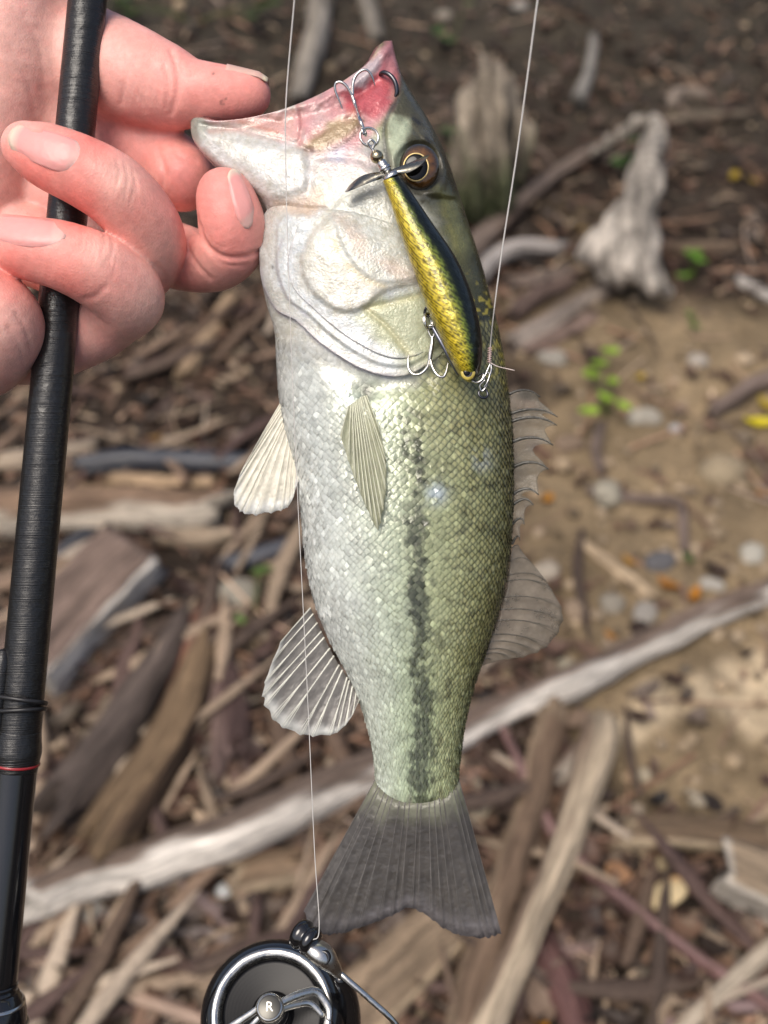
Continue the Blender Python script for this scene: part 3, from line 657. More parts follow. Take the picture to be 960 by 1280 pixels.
scatter('gravel', 'small gravel and crumbs of earth on the sandy patch', 3300, g_peb, lambda s, n: 0.95 if s+n*0.5 > 0.4 else 0.22, M_stone)
# ================================================================== THE FISH
ST = [  # belly point, back point (photo px), half thickness mm, bow of the row
 (238, 152, 490, 53, 7.5, 1.0), (241, 174, 496, 76, 10, .92), (262, 200, 507, 103, 13, .78), (290, 223, 523, 129, 15.5, .6), (318, 244, 541, 159, 17.5, .4), (333, 266, 557, 193, 19, .2),
 (328, 297, 571, 233, 20.5, .06), (325, 335, 586, 280, 21.5, 0), (332, 375, 601, 326, 22, 0), (343, 415, 614, 373, 22.5, 0), (345, 450, 625, 419, 22.5, 0), (348, 490, 633, 465, 22.5, 0),
 (354, 530, 638, 515, 23, 0), (366, 575, 641, 570, 23, 0), (375, 630, 641, 630, 22.5, 0), (381, 690, 637, 690, 21, 0), (391, 745, 628, 745, 19, 0), (412, 800, 612, 800, 16, 0), (438, 850, 595, 850, 12.5, 0),
 (457, 900, 582, 900, 9.5, 0), (467, 945, 575, 945, 7.5, 0), (471, 988, 571, 988, 5.5, .2), (474, 1006, 568, 1006, 3.4, .45), (478, 1024, 563, 1024, 1.0, .6)]
NT, NS = 460, 200
Sg = crom(np.array(ST, float), NT)
TH = np.linspace(0, np.pi, NS+1)
def body_px(th):
    s = ((1-np.cos(th))/2)[None, :]
    X = Sg[:, 0:1]*(1-s)+Sg[:, 2:3]*s + Sg[:, 5:6]*9*4*s*(1-s)
    Y = Sg[:, 1:2]*(1-s)+Sg[:, 3:4]*s + Sg[:, 5:6]*27*4*s*(1-s)
    return X, Y
BX, BY = body_px(TH)
tt0 = np.linspace(0, len(ST)-1, NT)[:, None]; s0 = ((1-np.cos(TH))/2)[None, :]
BY = BY-(11*np.exp(-((s0-0.945)/0.045)**2)+5*np.exp(-((s0-0.03)/0.04)**2))*np.exp(-(tt0/0.8)**2)
tt = np.linspace(0, len(ST)-1, NT)[:, None]
e_ = 0.72+0.18*sstep(4, 11, tt)
BZ = Sg[:, 4:5]*np.sin(TH)[None, :]**e_
BZ[:, 0] = 0; BZ[:, -1] = 0
# --- head plates as relief (mm), measured in the picture plane
OPER = smooth_poly([(334, 262), (326, 300), (325, 335), (331, 362), (346, 388), (372, 402), (398, 427), (430, 449), (456, 463), (490, 471), (516, 466), (545, 448), (575, 415), (592, 370), (575, 330), (540, 300), (500, 280), (440, 262), (380, 258)], 90)
LOBE = smooth_poly([(408, 264), (392, 285), (377, 312), (373, 336), (384, 362), (405, 382), (432, 393), (458, 386), (480, 368), (520, 358), (560, 350), (580, 310), (560, 260), (500, 230), (440, 235)], 80)
CHEEK = smooth_poly([(415, 262), (418, 290), (430, 320), (452, 345), (480, 357), (520, 352), (560, 340), (575, 300), (560, 262), (500, 225), (440, 225)], 70)
BR1 = smooth_poly([(356, 268), (344, 305), (345, 340), (358, 374), (385, 395), (412, 420), (445, 443), (480, 458), (520, 455), (570, 410), (590, 360), (540, 300), (440, 262)], 80)
BR2 = smooth_poly([(385, 268), (366, 300), (359, 332), (368, 362), (392, 386), (420, 410), (455, 433), (490, 447), (530, 440), (570, 400), (585, 350), (540, 300), (440, 262)], 80)
MAX = smooth_poly([(377, 184), (390, 170), (412, 158), (436, 149), (450, 147), (447, 160), (432, 174), (412, 184), (392, 190)], 40)
JAWP = smooth_poly([(238, 148), (262, 158), (300, 170), (350, 178), (383, 186), (386, 215), (384, 238), (360, 250), (330, 256), (310, 240), (280, 220), (255, 196), (238, 170)], 60)
SNOUT = smooth_poly([(500, 108), (489, 135), (480, 158), (482, 185), (490, 215), (500, 235), (560, 250), (600, 240), (560, 150), (520, 100)], 50)
def plate(X, Y, poly, w, fade):
    d = sdist(X, Y, poly); return sstep(0, w, d)*np.exp(-np.maximum(d-w, 0)/fade)
def groove(X, Y, pts, w):
    return np.exp(-(seg_dist(X, Y, crom(pts, len(pts)*5))/w)**2)
G_ = [([(336, 262), (360, 258), (385, 262), (405, 262)], 0.8, 4), ([(386, 186), (389, 210), (386, 240)], 0.5, 5), ([(240, 152), (270, 158), (320, 168), (360, 178), (386, 188)], 0.7, 4),
      ([(456, 386), (480, 405), (500, 428), (514, 446)], 0.5, 3.5), ([(462, 384), (490, 378), (520, 370), (560, 366)], 0.5, 3.5), ([(395, 198), (420, 196), (450, 200), (480, 214)], 0.5, 5),
      ([(300, 142), (340, 150), (372, 165)], 0.7, 5), ([(376, 140), (378, 160), (372, 182)], 0.6, 4), ([(540, 245), (556, 275), (566, 310), (570, 345)], 0.5, 6), ([(505, 150), (520, 165), (530, 180)], 0.4, 3), ([(352, 300), (346, 330), (356, 360)], 0.35, 3),
      ([(250, 176), (290, 205), (325, 232)], 0.25, 6), ([(243, 152), (300, 145), (350, 137), (395, 126), (435, 108), (466, 84), (482, 64)], -1.3, 6), ([(262, 163), (310, 159), (352, 152), (400, 141), (440, 124), (468, 102)], 1.0, 6),
      ([(368, 134), (373, 150), (371, 172)], -0.8, 4), ([(404, 128), (420, 140), (455, 138), (480, 120)], -0.8, 6), ([(440, 120), (462, 112), (486, 88)], 0.8, 6)]
def relief(X, Y):
    r = 0.5*plate(X, Y, LOBE, 10, 60)
    r += 0.45*plate(X, Y, MAX, 9, 60)+0.8*plate(X, Y, JAWP, 12, 60)+1.7*plate(X, Y, SNOUT, 6, 50)
    for p, h, w in G_: r -= h*groove(X, Y, p, w)
    hd = 1-sstep(430, 500, Y)
    r += hd*(1.1*(fbm(X*0.03, Y*0.03, 61, 3)-0.5)+0.16*(fbm(X*0.12, Y*0.12, 63, 3)-0.5))
    ed = np.hypot((X-523)/32, (Y-209)/36); r += 1.8*np.exp(-((ed-1.05)/0.22)**2)-1.6*(1-sstep(0.7, 1.0, ed))
    # folds of stretched mouth skin
    mk = np.exp(-(seg_dist(X, Y, [(370, 150), (430, 125), (480, 85)])/34)**2)
    r += mk*2.2*(fbm((X+Y*0.6)*0.06, (Y-X*0.5)*0.022, 67, 3)-0.5)
    # dent behind the gill cover and at the pectoral root
    r -= 1.6*np.exp(-(seg_dist(X, Y, [(420, 458), (470, 482), (530, 474)])/16)**2)+1.2*np.exp(-(np.hypot((X-455)/16, (Y-492)/14))**2)
    return r
edge = np.minimum(1, np.sin(TH)[None, :]*3.0)
BZr = np.maximum(BZ+relief(BX, BY)*edge*(0.35+0.65*edge), 0)
BZr[:, 0] = 0; BZr[:, -1] = 0
FR = H(BX, BY, BZr*0.001)
_t = FR.reshape(-1, 3)
FXY = np.stack([BX.ravel(), BY.ravel()], -1)
def surf_z(px, py):
    """height (m) of the fish flank at a photo pixel"""
    d = (FXY[:, 0]-px)**2+(FXY[:, 1]-py)**2; i = np.argpartition(d, 6)[:6]; wq = 1/(d[i]+1); return float((BZr.ravel()[i]*wq).sum()/wq.sum())*0.001
# --- pigment of the skin, with recess shade painted at the pectoral root
def fish_col(X, Y, s, seed=0):
    n1 = fbm(X*0.045, Y*0.045, 71, 4)-0.5; n2 = fbm(X*0.16, Y*0.16, 73, 3)-0.5
    u = s+n1*0.10
    stops = [(0.0, (0.64, 0.655, 0.62)), (0.14, (0.58, 0.605, 0.555)), (0.30, (0.48, 0.51, 0.43)), (0.45, (0.40, 0.43, 0.32)), (0.60, (0.345, 0.36, 0.215)), (0.74, (0.285, 0.295, 0.165)), (0.87, (0.165, 0.17, 0.080)), (1.0, (0.045, 0.046, 0.02))]
    xs = [q[0] for q in stops]; col = np.stack([np.interp(u, xs, [q[1][k] for q in stops]) for k in range(3)], -1)
    gm = sstep(0.15, 0.5, u)[..., None]; col = col*(1-gm)+col*np.array((0.96, 1.0, 0.96))*gm
    pd = sstep(760, 960, Y)[..., None]; g = np.array((0.31, 0.375, 0.215)); col = col*(1-pd*0.65*(1-np.abs(s-0.45)*0.9)[..., None])+g*(pd*0.65*(1-np.abs(s-0.45)*0.9)[..., None])
    # broken dark stripe along the flank
    sd = seg_dist(X, Y, [(512, 520), (520, 580), (520, 660), (523, 740), (526, 820), (528, 900), (527, 1000)])
    bl = fbm(X*0.035+4, Y*0.055, 75, 3)
    bl2 = noise2(X*0.105+2, Y*0.12, 76); bl3 = noise2(X*0.22, Y*0.25, 78)
    m = sstep(0.40, 0.56, 0.45*bl+0.45*bl2+0.26*bl3+0.30*np.exp(-(sd/11)**2)-0.33+0.07*sstep(650, 850, Y))*np.exp(-(sd/22)**4)*sstep(505, 560, Y)
    m = np.clip(m*0.88+0.10*np.exp(-(sd/15)**2)*sstep(505, 580, Y), 0, 0.85)[..., None]; col = col*(1-m)+np.array((0.060, 0.068, 0.042))*m
    # scattered dark flecks on the upper flank
    f = sstep(0.60, 0.75, fbm(X*0.10, Y*0.10, 77, 3))*sstep(0.45, 0.8, s)*sstep(470, 520, Y); col = col*(1-0.55*f)[..., None]
    for (x, y, r) in ((545, 617, 13), (601, 574, 12)):
        m = (np.exp(-(np.hypot(X-x, Y-y)/r)**2)*sstep(0.35, 0.6, fbm(X*0.12, Y*0.12, 79, 2)+0.1))[..., None]*0.75; col = col*(1-m)+np.array((0.42, 0.50, 0.60))*m
    def reg(poly, c_, fe=14, a=1.0, nz=22):
        nonlocal col
        d = sdist(X, Y, poly)+n1*nz; m = (a*sstep(-fe, fe, d))[..., None]; col = col*(1-m)+np.asarray(c_)*m
    hdm = 1-sstep(455, 480, Y-0.02*(X-480))
    # head
    reg([(200, 120), (420, 120), (500, 200), (520, 300), (560, 400), (520, 480), (420, 470), (340, 420), (300, 250)], (0.62, 0.62, 0.56), 16)
    reg([(395, 235), (470, 228), (530, 270), (560, 340), (520, 350), (455, 340), (420, 300)], (0.57, 0.585, 0.50), 22)
    reg([(470, 190), (540, 250), (590, 330), (620, 420), (560, 420), (530, 330), (500, 270)], (0.17, 0.165, 0.08), 26)
    reg([(475, 370), (540, 370), (600, 400), (560, 460), (510, 462), (460, 400)], (0.36, 0.37, 0.235), 22)
    reg(BR1, (0.60, 0.65, 0.67), 6, 0.6)
    reg(LOBE, (0.64, 0.60, 0.49), 6, 0.7)
    reg(CHEEK, (0.56, 0.58, 0.53), 8, 0.7)
    reg([(475, 372), (520, 364), (600, 380), (570, 450), (512, 458), (470, 420), (440, 396)], (0.40, 0.42, 0.27), 10, 0.9)
    reg(OPER[:40], (0.68, 0.70, 0.70), 10, 0.25)
    reg([(420, 270), (450, 320), (500, 350), (540, 350), (520, 335), (470, 318), (440, 280)], (0.58, 0.46, 0.38), 10, 0.7)
    for pts, c_, w_, a in [([(325, 335), (331, 362), (346, 388), (372, 402), (398, 427), (430, 449), (456, 463), (490, 471)], (0.30, 0.28, 0.31), 2.6, 0.7), ([(352, 300), (346, 332), (358, 370), (385, 396)], (0.40, 0.38, 0.41), 2.0, 0.6),
                           ([(456, 386), (480, 405), (500, 428), (514, 446)], (0.42, 0.38, 0.18), 5, 0.45), ([(462, 384), (490, 378), (520, 370), (560, 366)], (0.42, 0.38, 0.18), 5, 0.45), ([(418, 300), (430, 325), (455, 348), (480, 358)], (0.50, 0.42, 0.24), 4, 0.6), ([(240, 152), (290, 160), (350, 178), (386, 188)], (0.55, 0.40, 0.37), 5, 0.7), ([(386, 190), (389, 215), (385, 240)], (0.56, 0.46, 0.45), 5, 0.6)]:
        m = (a*groove(X, Y, pts, w_))[..., None]; col = col*(1-m)+np.array(c_)*m
    # throat membrane, jaw, lips and mouth skin
    reg([(330, 245), (400, 235), (405, 258), (385, 268), (340, 262)], (0.63, 0.50, 0.40), 8)
    reg(JAWP, (0.66, 0.655, 0.62), 12, 0.85)
    reg([(232, 140), (262, 140), (266, 156), (246, 176), (232, 170)], (0.23, 0.24, 0.20), 8, 0.9)
    reg([(262, 150), (330, 138), (372, 130), (376, 150), (380, 180), (340, 166), (290, 156)], (0.60, 0.34, 0.31), 7, 0.9)
    reg([(255, 130), (350, 118), (356, 138), (300, 147), (260, 150)], (0.40, 0.41, 0.45), 5, 0.85, 10)
    reg([(372, 120), (430, 98), (470, 70), (492, 46), (500, 90), (492, 130), (470, 165), (440, 205), (400, 200), (376, 180)], (0.55, 0.29, 0.29), 9)
    reg([(425, 120), (455, 105), (480, 70), (490, 46), (500, 90), (490, 130), (468, 150), (440, 140)], (0.42, 0.07, 0.085), 9, 0.9, 30)
    reg([(440, 96), (462, 78), (474, 72), (470, 92), (450, 106)], (0.52, 0.47, 0.47), 5, 0.7)
    reg([(395, 190), (455, 180), (475, 205), (430, 232), (395, 222)], (0.60, 0.50, 0.49), 10, 0.8)
    reg([(408, 186), (436, 176), (430, 204), (408, 206)], (0.40, 0.46, 0.60), 8, 0.6)
    reg([(385, 130), (405, 122), (412, 150), (392, 165)], (0.58, 0.40, 0.38), 8, 0.8)
    reg([(425, 110), (462, 84), (484, 56), (476, 84), (446, 110)], (0.40, 0.36, 0.38), 5, 0.7, 12)
    reg(MAX, (0.25, 0.195, 0.09), 10, 0.85, 30)
    # brow, snout, crown
    reg([(505, 95), (560, 180), (620, 330), (660, 430), (606, 440), (570, 350), (545, 270), (530, 195), (515, 150)], (0.028, 0.028, 0.013), 12, 1.0)
    reg([(530, 250), (560, 250), (600, 350), (615, 420), (590, 420), (556, 340)], (0.085, 0.082, 0.035), 12, 0.8)
    reg([(488, 46), (504, 84), (528, 128), (556, 175), (560, 230), (540, 250), (500, 235), (486, 205), (482, 160), (490, 132), (500, 105)], (0.060, 0.056, 0.036), 6, 0.9)
    reg([(485, 148), (512, 150), (512, 185), (505, 225), (487, 205)], (0.42, 0.47, 0.33), 8, 0.9)
    reg([(478, 52), (491, 44), (500, 70), (492, 96), (480, 90)], (0.36, 0.16, 0.17), 5, 0.8)
    reg([(548, 235), (575, 260), (590, 310), (560, 320)], (0.20, 0.20, 0.075), 12, 0.6)
    for pts, c_, w_, a in [([(498, 124), (486, 142), (480, 160), (481, 185), (486, 206)], (0.05, 0.05, 0.045), 3.0, 0.8), ([(380, 187), (410, 189), (440, 171), (453, 150)], (0.12, 0.07, 0.05), 2.5, 0.7), ([(516, 148), (524, 154)], (0.02, 0.02, 0.02), 3, 0.9), ([(533, 172), (537, 178)], (0.02, 0.02, 0.02), 2.5, 0.9),
                           ([(372, 130), (376, 155), (374, 180)], (0.45, 0.17, 0.16), 4, 0.7), ([(300, 152), (322, 158), (346, 166)], (0.42, 0.14, 0.08), 4, 0.6), ([(262, 164), (310, 160), (352, 152)], (0.40, 0.22, 0.19), 3.5, 0.6)]:
        m = (a*groove(X, Y, pts, w_))[..., None]; col = col*(1-m)+np.array(c_)*m
    reg([(596, 320), (640, 410), (660, 600), (632, 620), (618, 520), (604, 440), (588, 370)], (0.045, 0.044, 0.018), 10, 0.75)
    # golden flecks on the nape
    fl = sstep(0.66, 0.76, noise2(X*0.24+3, Y*0.24, 83))*sstep(0.80, 0.90, s)*sstep(330, 390, Y)*(1-sstep(470, 500, Y)); fl = fl[..., None]*0.85; col = col*(1-fl)+np.array((0.46, 0.38, 0.06))*fl
    col = col*(1+0.24*n1+0.30*n2*(0.35+hdm*0.5))[..., None]
    # tiny dark specks on the white gill skin
    m = np.exp(-(np.hypot(X-341, Y-334)/2.2)**2)[..., None]; col = col*(1-m)+0.01*m
    sp = fbm(X*0.33, Y*0.33, 87, 2)-0.5; sp2 = fbm(X*0.11+5, Y*0.09, 89, 3)-0.5; hm = ((1-sstep(440, 485, Y))*sstep(0.30, 0.5, col.mean(-1)))[..., None]; col = col*(1+hm*(0.40*sp+0.30*sp2)[..., None]*np.array((0.9, 1.0, 1.3)))
    te = sstep(992, 1020, Y+26*(noise2(X*0.16, Y*0.02, 44)-0.5))[..., None]*0.92; col = col*(1-te)+np.array((0.145, 0.132, 0.112))*te
    wh = sstep(0.30, 0.60, col.mean(-1))[..., None]; col = col*(1-(0.08+0.14*(1-sstep(430, 480, Y)))[..., None]*wh)
    m = (0.9*np.exp(-(np.hypot((X-458)/9, (Y-489)/11))**2))[..., None]; col = col*(1-m)+np.array((0.035, 0.035, 0.025))*m  # shade in the recess behind the pectoral root, painted into the skin colour
    m = (0.6*np.exp(-(np.hypot((X-437)/10, (Y-500)/7))**2))[..., None]; col = col*(1-m)+np.array((0.42, 0.52, 0.52))*m
    return np.clip(col, 0.006, 0.9)
S_ = np.broadcast_to(((1-np.cos(TH))/2)[None, :], BX.shape)
fc = fish_col(BX, BY, S_)
# closed tube: inner mouth rows, then the outside, then the tail end
M2 = 2*NS
def full(row_front):       # (NS+1,3) front row -> loop of M2 points
    b = row_front[1:-1][::-1].copy(); b[:, 2] *= -1
    return np.vstack([row_front, b])
rows = []; cols = []
PINK = np.array((0.40, 0.13, 0.12))
for q in np.linspace(1, 0.0, 10):
    r = FR[int(q*60)].copy(); c0 = r.mean(0)*np.array((1, 1, 0)); sh = 0.80-0.35*q
    r = c0+(r-c0)*np.array((0.93-0.25*q, 0.93-0.25*q, sh if q < 1 else 0.02)); rows.append(full(r)); cols.append(np.tile(PINK*(1-0.3*q), (M2, 1)))
for i in range(NT):
    rows.append(full(FR[i])); cols.append(np.vstack([fc[i], fc[i][1:-1][::-1]]))
r = FR[-1].copy(); c0 = r.mean(0)*np.array((1, 1, 0)); rows.append(full(c0+(r-c0)*np.array((0.9, 1, 0.03)))); cols.append(cols[-1])
FV = np.array(rows).reshape(-1, 3); FC = np.array(cols).reshape(-1, 3)
def fish_material(name, rough, coat, metal, bumps):
    return material(name, None, rough=rough, metal=metal, coat=coat, coat_rough=0.14, spec=0.42, bumps=bumps, var=(500, 0.88, 1.11), rough_var=(160, rough*0.7, rough*1.35), sss=0.12, sss_r=(1, .6, .5), sss_s=0.002)
M_fish = fish_material('fish_skin', 0.30, 0.34, 0.08, ((300, 0.00030, 5), (1100, 0.00022, 3)))
M_scale = fish_material('fish_scale', 0.23, 0.40, 0.12, ((600, 0.00016, 2),))
fish = hero_root('fish', 'freshwater bass hanging head up with open mouth, silvery belly and dark olive back', 'fish', H(285, 150, 0))
part('body', fish, FV, grid_faces(len(rows), M2, True), M_fish, col=FC)

# --- gill membrane and gill cover: thin plates with a free lower edge standing off the body
GB = 3; gw, gh = 200, 200; ZG = np.full((gh, gw), -1.0); gi = ((BY-150)/GB).astype(int); gj = ((BX-250)/GB).astype(int); okg = (gi >= 0)&(gi < gh)&(gj >= 0)&(gj < gw)
np.maximum.at(ZG, (gi[okg], gj[okg]), BZr[okg])
for _ in range(6):
    pad = np.pad(ZG, 1, mode='edge'); mx_ = np.max([pad[a:a+gh, b:b+gw] for a in range(3) for b in range(3)], axis=0); ZG = np.where(ZG < -0.5, mx_, ZG)
ZG = np.maximum(ZG, 0)
for _ in range(2):
    pad = np.pad(ZG, 1, mode='edge'); ZG = sum(pad[a:a+gh, b:b+gw] for a in range(3) for b in range(3))/9
def zmap(X, Y):
    i = np.clip((Y-150)/GB-0.5, 0, gh-1.01); j = np.clip((X-250)/GB-0.5, 0, gw-1.01); a = i.astype(int); b = j.astype(int); u = i-a; v = j-b
    return (ZG[a, b]*(1-v)+ZG[a, b+1]*v)*(1-u)+(ZG[a+1, b]*(1-v)+ZG[a+1, b+1]*v)*u
def gill_plate(name, label, poly, cen, face, half, lift, body_lift, folds, seed):
    nr, na = 60, 260; rho = np.linspace(0, 1, nr)**0.8; poly = np.asarray(poly); pa = np.unwrap(np.arctan2(poly[:, 1]-cen[1], poly[:, 0]-cen[0])); 
    if pa[-1] < pa[0]: pa = pa[::-1]; poly = poly[::-1]
    pr = np.hypot(poly[:, 0]-cen[0], poly[:, 1]-cen[1])
    ph = pa[0]+np.linspace(0, 2*np.pi, na, endpoint=False); pe = np.append(pa, pa[0]+2*np.pi); re = np.interp(ph, pe, np.append(pr, pr[0]))
    re = re*(1+0.016*(fbm(ph*6, 0*ph, seed, 3)-0.5))
    Rr, Ph = np.meshgrid(rho, ph, indexing='ij'); Rm = Rr*re[None]
    X = cen[0]+Rm*np.cos(Ph); Y = cen[1]+Rm*np.sin(Ph)
    dl = np.abs((np.degrees(Ph)-face+180) % 360-180); fre = 1-sstep(half*0.75, half, dl)
    dist = (1-Rr)*re[None]
    off = fre*(body_lift+lift*np.exp(-dist/16))+(1-fre)*(body_lift*sstep(0, 40, dist)-0.6*(1-sstep(0, 25, dist)))
    off = off+folds(X, Y, dist)*sstep(0, 6, dist+6*fre)
    Z = zmap(X, Y)+off
    top = H(X, Y, Z*0.001); th_ = 0.0005*np.ones_like(Z); bot = top.copy(); bot[..., 2] -= th_
    V = np.vstack([top.reshape(-1, 3), bot.reshape(-1, 3)]); k = nr*na
    Fg = grid_faces(nr, na, True); rim = np.arange((nr-1)*na, nr*na); rq = np.stack([rim, np.roll(rim, -1), np.roll(rim, -1)+k, rim+k], -1)
    sN = np.interp((Y-150), [0, 1], [0, 1])*0
    c_ = fish_col(X, Y, np.clip((X-335)/270, 0, 1)*0+0.2)
    em = (fre*np.exp(-dist/3.0)*0.35)[..., None]; c_ = c_*(1-em)+np.array((0.40, 0.37, 0.40))*em
    c_ = c_.reshape(-1, 3)
    Vb = V.copy(); Vb[:, 2] *= -1
    F = np.vstack([Fg, Fg[:, ::-1]+k, rq])
    for VV, FF in ((V, F), (Vb, F[:, ::-1])):
        o = part(name, fish, VV, FF, M_fish, col=np.vstack([c_, c_*0.8]), recalc=True); o['label'] = label
f_mem = lambda X, Y, d: 0.9*plate(X, Y, BR1, 4, 18)+0.5*(fbm(d*0.10, X*0.012+Y*0.01, 41, 2)-0.5)
f_cov = lambda X, Y, d: 0.9*plate(X, Y, LOBE, 7, 60)+0.7*plate(X, Y, CHEEK, 8, 50)+1.3*np.exp(-(np.hypot((X-425)/46, (Y-335)/46))**2)-0.45*groove(X, Y, [(456, 386), (480, 405), (500, 428), (514, 446)], 3)-0.45*groove(X, Y, [(462, 384), (490, 378), (520, 370), (560, 366)], 3)+0.7*(fbm(X*0.035, Y*0.035, 43, 3)-0.5)
gill_plate('gill_membrane', 'white gill membrane with a loose folded lower edge', OPER, (440, 330), 130, 95, 1.2, 0.8, f_mem, 3)
gill_plate('gill_cover', 'pearly gill cover plate over the membrane', BR2, (445, 330), 130, 95, 0.8, 1.6, f_cov, 8)

# --- scales: overlapping plates in rows down the flank
gt = np.gradient(FR, axis=0); gs = np.gradient(FR, axis=1); FN = np.cross(gt, gs); FN /= np.linalg.norm(FN, axis=2)[..., None]+1e-12
def samp(A, it, js):
    it = np.clip(it, 0, NT-1.001); js = np.clip(js, 0, NS-0.001); i = it.astype(int); j = js.astype(int); a = (it-i)[..., None]; b = (js-j)[..., None]
    return (A[i, j]*(1-b)+A[i, j+1]*b)*(1-a)+(A[i+1, j]*(1-b)+A[i+1, j+1]*b)*a
rowlen = np.concatenate([[0], np.cumsum(np.hypot(*(np.diff((Sg[:, 0:2]+Sg[:, 2:4])/2, axis=0).T)))])
y_idx = np.interp(0, [0, 1], [0, 1])
NROW = 39; u0 = np.interp(9.2, np.arange(len(ST)), np.interp(np.arange(len(ST)), tt[:, 0], rowlen)); u1 = rowlen[-1]-3
cen = []; u = u0; k = 0
while u < u1:
    frac = (u-u0)/(u1-u0); stp = 9.8-2.2*frac
    for j in range(NROW):
        cen.append((u, (j+0.5+(0.5 if k % 2 else 0))/NROW, stp)); 
    u += stp*0.5; k += 1
cen = np.array(cen); cen = cen[cen[:, 1] < 1-0.3/NROW]
it_c = np.interp(cen[:, 0], rowlen, np.arange(NT)); js_c = cen[:, 1]*NS
pc = samp(np.dstack([BX, BY, S_]), it_c, js_c)
keep = (sdist(pc[:, 0], pc[:, 1], OPER) < -9)&~((pc[:, 1] < 470)&(pc[:, 0] < 540)&(pc[:, 1] < 430))
keep &= pc[:, 1]+0.12*np.abs(pc[:, 0]-520) > 415
cen = cen[keep]; it_c = it_c[keep]; js_c = js_c[keep]; pc = pc[keep]; n = len(cen)
jit = rng.normal(0, 1, (n, 4))
nb, na = 5, 5
b = np.linspace(0, 1, nb); a = np.linspace(-1, 1, na); Bq, Aq = np.meshgrid(b, a, indexing='ij')
hw = np.where(Bq > 0.35, np.sqrt(np.clip(1-((Bq-0.35)/0.65)**2, 0, 1)), 0.75+0.25*Bq/0.35); hw = np.maximum(hw, 0.05)
du = (Bq[None]-0.62)*cen[:, 2][:, None, None]*1.55*(1+0.06*jit[:, 2])[:, None, None]+0.4*jit[:, 3][:, None, None]
dj = (Aq*hw)[None]*(NS/NROW)*0.60*(1+0.05*jit[:, 0])[:, None, None]
stp_it = np.interp(cen[:, 0]+1, rowlen, np.arange(NT))-it_c
IT = it_c[:, None, None]+du*stp_it[:, None, None]; JS = js_c[:, None, None]+dj+0.30*jit[:, 1][:, None, None]
Pq = samp(FR, IT, JS); Nq = samp(FN, IT, JS)
soft = sstep(455, 540, pc[:, 1])[:, None, None]*0.75+0.25
lift = (0.02+0.38*Bq**1.3+0.14*(1-Aq**2)*Bq)[None]*0.001*(0.65+0.5*sstep(0.1, 0.3, pc[:, 2]))[:, None, None]*soft*(1+0.12*jit[:, 2])[:, None, None]*np.minimum(1, cen[:, 2]/9)[:, None, None]
lift = lift+0.001*Bq[None]*(0.13*rng.normal(0, 1, n)[:, None, None]*Aq[None]+0.07*rng.normal(0, 1, n)[:, None, None])*soft
lift = np.maximum(lift, 0.00002)*(1-0.9*sstep(985, 1015, pc[:, 1]))[:, None, None]
SV = Pq+Nq*lift[..., None]
SXY = samp(np.dstack([BX, BY, S_]), IT, JS)
sc_col = fish_col(SXY[..., 0], SXY[..., 1], SXY[..., 2])
dk = sstep(0.60, 0.84, pc[:, 2]+0.10*(1-sstep(480, 640, pc[:, 1])))[:, None, None]
spot = np.exp(-((Bq-0.62)/0.22)**2-(Aq/0.55)**2)[None]
tone = (1+0.09*jit[:, 3])[:, None, None]*(1.04-0.20*(Bq**3)[None]-0.06*(Aq**4)[None])*(0.82+0.36*fbm(pc[:, 0]*0.05, pc[:, 1]*0.05, 97, 3))[:, None, None]*(1-0.55*dk*(1-spot)+0.7*dk*spot)
sdc = seg_dist(pc[:, 0], pc[:, 1], [(512, 520), (520, 580), (520, 660), (523, 740), (526, 820), (528, 900), (527, 1000)]); tone = tone*np.where((sdc < 15) & (rng.random(n) < 0.4), 0.6, 1.0)[:, None, None]*np.where(rng.random(n) < 0.05, 1.35, 1.0)[:, None, None]
sc_col = sc_col*np.clip(tone, 0.2, 2)[..., None]
gold = (np.maximum(dk, 0)*spot*(0.60+0.25*(1-sstep(520, 620, pc[:, 1])))[:, None, None]*(0.5+0.5*(jit[:, 1] > -0.3))[:, None, None])[..., None]; sc_col = sc_col*(1-gold)+np.array((0.36, 0.32, 0.13))*gold
pat = grid_faces(nb, na); per = nb*na
SF = (pat[None]+(np.arange(n)*per)[:, None, None]).reshape(-1, 4)
SVb = SV.copy(); SVb[..., 2] *= -1
V2 = np.vstack([SV.reshape(-1, 3), SVb.reshape(-1, 3)]); F2 = np.vstack([SF, SF[:, ::-1]+n*per])
o = part('scales', fish, V2, F2, M_scale, col=np.vstack([sc_col.reshape(-1, 3)]*2)); o['kind'] = 'stuff'

